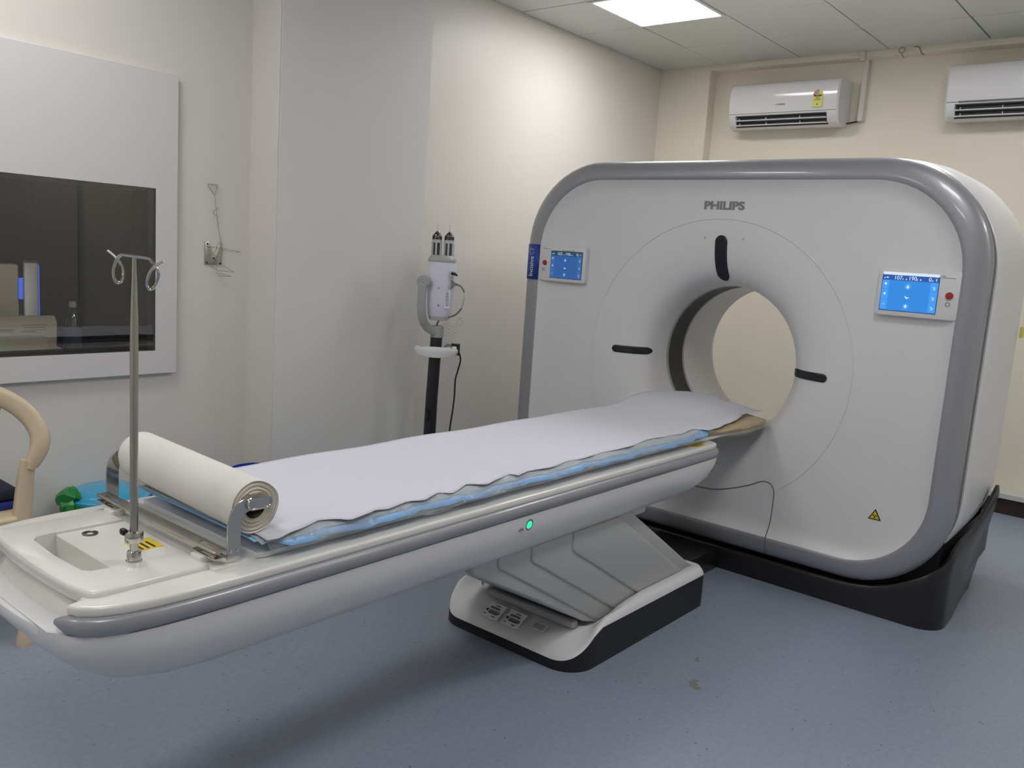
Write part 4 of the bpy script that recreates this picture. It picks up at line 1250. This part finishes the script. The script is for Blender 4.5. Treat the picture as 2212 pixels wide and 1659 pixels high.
tube(b, smooth_path(w([(2.191, 1.583, .01), (2.197, 1.52, .012), (2.203, 1.485, .012), (2.213, 1.42, .012), (2.224, 1.37, .014), (2.222, 1.345, .014)])), .0014, 6)
tube(b, smooth_path(w([(2.212, 1.526, .012), (2.20, 1.515, .014), (2.184, 1.507, .012), (2.193, 1.494, .012), (2.207, 1.489, .012)])), .0014, 6)
tube(b, w([(2.152, 1.352, .006), (2.166, 1.345, .01), (2.222, 1.343, .02), (2.262, 1.336, .05), (2.295, 1.328, .07), (2.245, 1.331, .03), (2.225, 1.336, .01)]), .0014, 6)
tube(b, smooth_path(w([(2.222, 1.343, .012), (2.215, 1.30, .016), (2.204, 1.262, .02), (2.201, 1.235, .02), (2.203, 1.222, .025), (2.214, 1.214, .035), (2.258, 1.213, .05), (2.235, 1.220, .03), (2.212, 1.227, .02)])), .0014, 6)
tube(b, w([(2.165, 1.343, .006), (2.172, 1.30, .007), (2.179, 1.268, .007)]), .0014, 6)
tube(b, w([(2.175, 1.262, .006), (2.205, 1.238, .02), (2.275, 1.234, .05), (2.24, 1.262, .01)]), .0014, 6)
obj('wire', b, 'steel', t)

# ================================================================ CONTRAST INJECTOR
ix, iy = 3.135, 3.10
FW = .035
inj = thing('contrast_injector', 'white and grey contrast injector head on a dark floor stand', 'injector', (ix, iy, 0), math.atan2(-.768, .641))
# local axes: +x = to the right as seen from the table, -y = towards the viewer... (x right, y away)
b = B(); rr = []
tube(b, [(0, 0, .06), (0, 0, .3), (.002, 0, .62), (.006, 0, .80), (.010, 0, .955)], [.034, .033, .0315, .031, .0305], 20); obj('column', b, 'pole', inj, world=False)
b = B(); lathe(b, [(0, 0.052), (.06, .052), (.06, .075), (.035, .085), (.034, .10)], (0, 0, 0), 20); 
for k in range(5):
    a = 2 * PI * k / 5 + .3
    tube(b, [(0, 0, .065), (.14 * math.cos(a), .14 * math.sin(a), .063), (.27 * math.cos(a), .27 * math.sin(a), .058)], [.022, .018, .014], 10)
obj('foot_star', b, 'pole', inj, world=False)
for k in range(5):
    a = 2 * PI * k / 5 + .3
    b = B(); lathe(b, [(0, -.012), (.022, -.012), (.0275, -.006), (.0275, .006), (.022, .012), (0, .012)], (.27 * math.cos(a), .27 * math.sin(a), .0275), 16, axis_to((-math.sin(a), math.cos(a), 0))); obj('castor', b, 'dark', inj, world=False)
b = B(); tube(b, [(-.010, -.0315, .535), (-.010, -.033, .575)], .013, 12); box(b, (-.022, -.036, .52), (.004, -.030, .60), .003, 1); obj('height_catch', b, 'black', inj, world=False)
b = B(); lathe(b, [(.030, .955), (.0335, .958), (.034, .985), (.033, 1.01), (.028, 1.016), (0, 1.017)], (.012, 0, 0), 20); obj('neck', b, 'grey', inj, world=False)
# yoke arm
b = B(); pts = smooth_path([(.020, -.006, .985), (-.008, -.02, .990), (-.040, -.045, 1.012), (-.060, -.075, 1.055), (-.068, -.088, 1.12), (-.068, -.092, 1.19), (-.066, -.092, 1.235)], 6)
tube(b, pts, .01, 16, flat=[(.040 + .004 * sst(0, 22, i), .046 - .020 * sst(4, 20, i)) for i in range(len(pts))], up=(0, 1, 0))
obj('yoke', b, 'grey', inj, world=False, ang=50)
b = B(); lathe(b, [(.0, .0), (.034, 0), (.034, .030), (.028, .036), (0, .036)], (-.062, -.066, 1.240), 24, axis_to((0, -1, 0))); obj('pivot', b, 'grey', inj, world=False)
b = B(); tube(b, [(-.066 + .015 * math.cos(2 * PI * k / 18), -.1035, 1.242 + .015 * math.sin(2 * PI * k / 18)) for k in range(18)], .0022, 6, closed=True); lathe(b, [(.006, 0), (.005, .003), (0, .004)], (-.066, -.103, 1.242), 12, axis_to((0, -1, 0))); obj('pivot_screw', b, 'ltgrey', inj, world=False)
# head body
def hd(w, d, z, dx): return [Vector((dx + x, y, z)) for x, y in rrect(-w / 2, w / 2, -d / 2, d / 2, min(w, d) * .33, 6, 3)]
b = B(); loft(b, [hd(.112, .12, 1.068, .018), hd(.118, .13, 1.082, .018), hd(.130, .145, 1.14, .019), hd(.142, .155, 1.22, .021), hd(.144, .155, 1.28, .021), hd(.140, .15, 1.325, .020), hd(.134, .145, 1.345, .019)], True, True, True)
obj('head_body', b, 'injwhite', inj, world=False, ang=50)
b = B(); loft(b, [hd(.112, .12, 1.070, .018), hd(.108, .115, 1.060, .018), hd(.095, .105, 1.048, .017), hd(.06, .07, 1.045, .017)], True, True, True); obj('head_foot', b, 'ltgrey', inj, world=False)
b = B(); loft(b, [hd(.138, .15, 1.343, .019), hd(.140, .152, 1.352, .019), hd(.136, .148, 1.358, .019), hd(.116, .12, 1.372, .018), hd(.10, .105, 1.376, .018)], True, True, True); obj('head_cap', b, 'grey', inj, world=False)
for (x, z) in ((.016, 1.32), (.014, 1.213), (.016, 1.125)):
    b = B(); lathe(b, [(.005, 0), (.0045, .002), (0, .0005)], (x, -.076 + (.003 if z > 1.3 else 0) + (.006 if z < 1.15 else 0), z), 10, axis_to((0, -1, 0))); obj('head_screw', b, 'seam', inj, world=False)
b = B(); box(b, (.062, -.082, 1.268), (.083, -.060, 1.302), .004, 2); box(b, (.064, -.080, 1.215), (.078, -.056, 1.262), .002, 1); obj('socket_plate', b, 'ltgrey', inj, world=False)
b = B(); tube(b, [(.074, -.078, 1.290), (.092, -.084, 1.288), (.106, -.084, 1.280)], [.008, .0075, .004], 10); obj('black_plug', b, 'black', inj, world=False)
b = B(); loft(b, [[Vector((x, y, z)) for y, z in ((-.085, 1.236 - h), (-.062, 1.236 - h), (-.062, 1.236 + h), (-.085, 1.236 + h))] for x, h in ((.074, .022), (.082, .020), (.096, .007), (.108, .006))], True, True, True); obj('grey_plug', b, 'cable', inj, world=False)
b = B()
for k in range(9): box(b, (.052, -.0745, 1.125 + k * .008), (.068, -.066, 1.128 + k * .008))
obj('head_label', b, 'greyprint', inj, world=False)
b = B(); box(b, (.048, -.0715, 1.112), (.072, -.064, 1.205)); obj('head_label_paper', b, 'labelpaper', inj, world=False)
# cable loop with white strain relief
cp_ = smooth_path([(.106, -.074, 1.236), (.128, -.074, 1.225), (.142, -.074, 1.20), (.143, -.072, 1.16), (.132, -.068, 1.115), (.100, -.055, 1.08), (.055, -.035, 1.062), (.020, -.02, 1.046), (.008, -.008, 1.015)], 6)
b = B(); tube(b, cp_, .0048, 8); cb = obj('head_cable', b, 'cable', inj, world=False)
b = B()
for p in cp_[13:24]: lathe(b, [(.0055, -.002), (.0085, -.001), (.0085, .001), (.0055, .002)], p, 10)
obj('strain_relief', b, 'labelpaper', cb, world=False)
b = B(); tube(b, smooth_path([(.106, -.084, 1.281), (.112, -.082, 1.262), (.112, -.078, 1.246), (.116, -.074, 1.238)]), .0028, 6); obj('thin_lead', b, 'labelpaper', cb, world=False)
# syringes
for sx in (-.014, .048):
    b = B(); lathe(b, [(.026, 1.374), (.026, 1.462), (.024, 1.475), (.012, 1.498), (.005, 1.502), (.0042, 1.53), (.003, 1.531)], (sx, 0, 0), 18); sy = obj('syringe', b, 'clear', inj, world=False)
    b = B(); lathe(b, [(0, 1.376), (.016, 1.376), (.016, 1.445), (.0245, 1.452), (.0245, 1.470), (.012, 1.487), (0, 1.498)], (sx, 0, 0), 18); obj('plunger', b, 'black', sy, world=False)
    b = B(); lathe(b, [(.0262, 1.437), (.0266, 1.437), (.0266, 1.453), (.0262, 1.453)], (sx, 0, 0), 18)
    for q in range(6):
        a = 2 * PI * q / 6 + .52; box(b, (sx + .0255 * math.cos(a) - .004, .0255 * math.sin(a) - .004, 1.375), (sx + .0255 * math.cos(a) + .004, .0255 * math.sin(a) + .004, 1.437))
    obj('syringe_sleeve', b, 'ltgrey', sy, world=False)
# curved tray handle
b = B(); rr = []
for a in range(-100, 101, 8):
    q = math.radians(a)
    cx_, cy_ = .012 + .105 * math.sin(q), .05 - .105 * math.cos(q)
    hgt = .029 - .014 * abs(math.sin(q)) ** 2
    n_ = Vector((math.sin(q), -math.cos(q), 0)); c_ = Vector((cx_, cy_, .885))
    rr.append([c_ + n_ * .012 + Vector((0, 0, hgt * .5)), c_ + n_ * .014, c_ + n_ * .008 - Vector((0, 0, hgt)), c_ - n_ * .008 - Vector((0, 0, hgt)), c_ - n_ * .012, c_ - n_ * .010 + Vector((0, 0, hgt * .9)), c_ + n_ * .008 + Vector((0, 0, hgt * .9))])
loft(b, rr, True, True, True)
obj('tray_handle', b, 'white', inj, world=False, ang=50)
b = B(); prism(b, rrect(-.04, .112, -.03, .10, .03, 6, 2), 'z', .872, .878, .002); obj('tray_floor', b, 'white', inj, world=False)
b = B(); box(b, (.085, .02, .865), (.132, .045, .925), .003, 1); ab = obj('power_adaptor', b, 'dark', inj, world=False)
b = B(); box(b, (.06, .0, .888), (.116, .018, .912), .003, 1); box(b, (.064, -.02, .885), (.085, -.004, .91), .003, 1); obj('white_plug', b, 'labelpaper', inj, world=False)
b = B(); prism(b, [(.05, .91), (.095, .91), (.088, .922), (.065, .925)], 'y', -.01, .01, .002); obj('grey_clip', b, 'seam', inj, world=False)
b = B(); tube(b, smooth_path([(.118, .02, .90), (.134, .015, .872), (.140, .01, .84), (.130, .01, .79), (.120, .0, .74), (.120, .0, .66), (.116, -.01, .58), (.108, -.01, .50), (.104, -.01, .42), (.094, -.02, .32), (.09, -.03, .16), (.07, -.03, .09)]), .0045, 8); obj('power_cable', b, 'black', inj, world=False)
# coiled clear lines
for cx0, zt, zb in ((.058, 1.035, .905), (.093, 1.03, .925)):
    b = B(); pts = []
    for k in range(130):
        q = k / 129; a = q * 2 * PI * 7.5
        pts.append((cx0 + .006 * math.sin(q * 5) + .017 * math.cos(a), .01 + .017 * math.sin(a), lerp(zt, zb, q)))
    tube(b, pts, .0011, 5); obj('coiled_line', b, 'spring', inj, world=False)
b = B(); tube(b, [(.128 + .016 * math.cos(2 * PI * k / 24), -.02, 1.043 + .016 * math.sin(2 * PI * k / 24)) for k in range(24)], .001, 5, closed=True)
box(b, (.120, -.024, 1.060), (.136, -.016, 1.072), .002, 1); obj('line_clip', b, 'spring', inj, world=False)
b = B(); tube(b, smooth_path([(.10, -.06, .875), (.088, -.06, .83), (.08, -.055, .78), (.074, -.05, .745)]), .0012, 5); tube(b, smooth_path([(.105, -.05, .875), (.10, -.05, .82), (.085, -.05, .74), (.074, -.05, .67)]), .0012, 5)
for z in (.742, .668): lathe(b, [(0, -.006), (.005, -.004), (.004, .004), (0, .006)], (.074, -.05, z), 8)
obj('hanging_line', b, 'spring', inj, world=False)

# ================================================================ CHAIR, BINS, BOX
# plastic chair with its back to the table, seat towards the window wall
ch = thing('plastic_chair', 'beige moulded plastic chair with its back to the table, below the window', 'chair', (.84, 3.18, 0))
def leg(x0, y0, x1, y1):
    b = B(); tube(b, [(x0, y0, 0), (lerp(x0, x1, .1), lerp(y0, y1, .1), .05), (lerp(x0, x1, .6), lerp(y0, y1, .6), .26), (x1, y1, .43)], .02, 14, flat=[(.040, .036), (.036, .032), (.044, .036), (.056, .04)], up=(0, 1, 0))
    lathe(b, [(0, 0), (.026, 0), (.026, .02), (.018, .05), (0, .052)], (x0, y0, 0), 16)
    return obj('leg', b, 'chair', ch, ang=50)
leg(1.085, 2.925, 1.10, 2.975); leg(.60, 2.925, .585, 2.975); leg(1.07, 3.42, 1.05, 3.38); leg(.615, 3.42, .635, 3.38)
b = B(); prism(b, rrect(.56, 1.14, 2.955, 3.42, .06, 8, 3), 'z', .405, .438, .012, 3); obj('seat', b, 'chair', ch)
# back frame: an arch whose ends flare out, then straight posts down to the seat
pr = smooth_path([(.845, 3.05, .872), (.97, 3.045, .864), (1.07, 3.03, .828), (1.135, 3.01, .772), (1.165, 2.99, .71), (1.163, 2.98, .66), (1.143, 2.978, .615), (1.128, 2.98, .59)], 6)
pl = [Vector((1.69 - p.x, p.y, p.z)) for p in reversed(pr)]
full_ = pl + pr[1:]
n_ = len(full_)
fl_ = []
for i in range(n_):
    e = min(i, n_ - 1 - i) / (n_ / 2)
    fl_.append((.030, lerp(.040, .062, sst(0, .35, e)) * (.75 if e < .08 else 1)))
b = B(); tube(b, full_, .02, 16, flat=fl_, up=(0, -1, .0)) if False else None
rr = []
for i, p in enumerate(full_):
    a = full_[max(0, i - 1)]; c = full_[min(n_ - 1, i + 1)]
    t_ = (c - a).normalized(); n2 = Vector((-t_.z, 0, t_.x)).normalized(); yv = Vector((0, 1, 0))
    w = fl_[i][1] / 2
    rr.append([p + n2 * w * math.copysign(abs(math.cos(q)) ** .7, math.cos(q)) + yv * .019 * math.copysign(abs(math.sin(q)) ** .7, math.sin(q)) for q in [2 * PI * k / 14 for k in range(14)]])
loft(b, rr, True, True, True)
obj('back_arch', b, 'chair', ch, ang=60)
for s in (0, 1):
    b = B(); pts = [(1.128, 2.985, .62), (1.120, 2.985, .56), (1.112, 2.98, .50), (1.098, 2.975, .40)]
    if s: pts = [(1.69 - x, y, z) for x, y, z in pts]
    tube(b, pts, .02, 14, flat=[(.044, .034), (.050, .036), (.054, .038), (.056, .04)], up=(0, 1, 0)); obj('back_post', b, 'chair', ch, ang=50)
for k, xt in enumerate((-.19, -.095, 0, .095, .19)):
    b = B(); xb = xt * .42
    zt = .865 - abs(xt) * .28
    pts = smooth_path([(.845 + xt * 1.12, 3.04, zt), (.845 + xt * .95, 3.05, zt - .10), (.845 + lerp(xt, xb, .6), 3.052, .62), (.845 + xb, 3.03, .42)], 4)
    tube(b, pts, .02, 12, flat=(.034, .012), up=(0, 1, 0)); obj('back_slat', b, 'chair', ch, ang=50)
# cushion on the chair
cu = thing('seat_cushion', 'navy cushion with royal blue edge on the beige chair', 'cushion', (.84, 3.2, .438))
b = B(); box(b, (.60, 3.05, .462), (1.135, 3.40, .512), .02, 3)
for v in b.verts: v.co.z += (.012 * math.sin(v.co.x * 9) if v.co.z > .48 else 0)
obj('cushion_body', b, 'navy', cu)
b = B(); box(b, (.595, 3.045, .4385), (1.138, 3.405, .465), .008, 2); obj('cushion_edge', b, 'royal', cu)
# white carton under the chair by the wall
b = B(); box(b, (.88, 3.36, .0), (1.17, 3.62, .24), .004, 1)
ct = thing('carton', 'white carton with yellow stripe on the floor by the wall under the chair', 'carton', (1.03, 3.5, 0))
obj('box_body', b, 'offwhite', ct)
b = B(); box(b, (.878, 3.358, .205), (1.172, 3.622, .222), .002, 1); obj('stripe', b, 'yellow', ct)

def bin_(x, y, r, h, label, bodym, bagm, lidm):
    t = thing('waste_bin', label, 'waste bin', (x, y, 0), group='waste bins along the wall')
    b = B(); lathe(b, [(0, 0), (r * .78, 0), (r * .80, .01), (r * .93, h - .02), (r * .95, h)], (x, y, 0), 28); obj('bin_body', b, bodym, t)
    if bagm:
        b = B(); rr = []; n = 40
        rn = random.Random(int(x * 100))
        off = [rn.uniform(-1, 1) for _ in range(n)]
        for q, (rf, z) in enumerate(((.955, h - .09), (1.03, h - .05), (1.06, h - .015), (1.02, h + .004), (.93, h - .004))):
            rr.append([Vector((x + r * (rf + .03 * off[k] * (q < 3)) * math.cos(2 * PI * k / n), y + r * (rf + .03 * off[k] * (q < 3)) * math.sin(2 * PI * k / n), z + (.018 * off[(k * 3) % n] if q < 2 else .006 * off[k]))) for k in range(n)])
        loft(b, rr); obj('bin_bag', b, bagm, t, ang=60)
        if bagm == 'green':
            b = B(); tube(b, smooth_path([(x - .135, y - .07, h - .10), (x - .165, y - .055, h - .05), (x - .175, y - .035, h + .01), (x - .15, y - .01, h + .03), (x - .12, y, h + .0)], 4), [.03] * 9 + [.045] * 4 + [.03] * 4, 9)
            for v in b.verts: v.co += Vector((rn.uniform(-.006, .006), rn.uniform(-.006, .006), rn.uniform(-.006, .006)))
            obj('bag_knot', b, bagm, t, ang=20)
    if lidm:
        b = B(); lathe(b, [(r * .97, h - .004), (r * 1.02, h + .002), (r * 1.02, h + .014), (r * .99, h + .018), (r * .93, h + .019), (r * .90, h + .026), (r * .7, h + .040), (r * .4, h + .050), (r * .12, h + .053), (0, h + .053)], (x, y, 0), 36); obj('lid', b, lidm, t)
bin_(1.615, 3.462, .165, .290, 'waste bin with light blue domed lid and green bag under the window wall', 'binbody', 'green', 'cyan')
bin_(1.985, 3.46, .125, .245, 'waste bin with a red bag, half hidden behind the paper roll', 'binbody', 'red', 'red')
bin_(2.18, 3.24, .115, .372, 'deep blue open bin in front of the pillar, mostly hidden by the table', 'dblue', None, None)
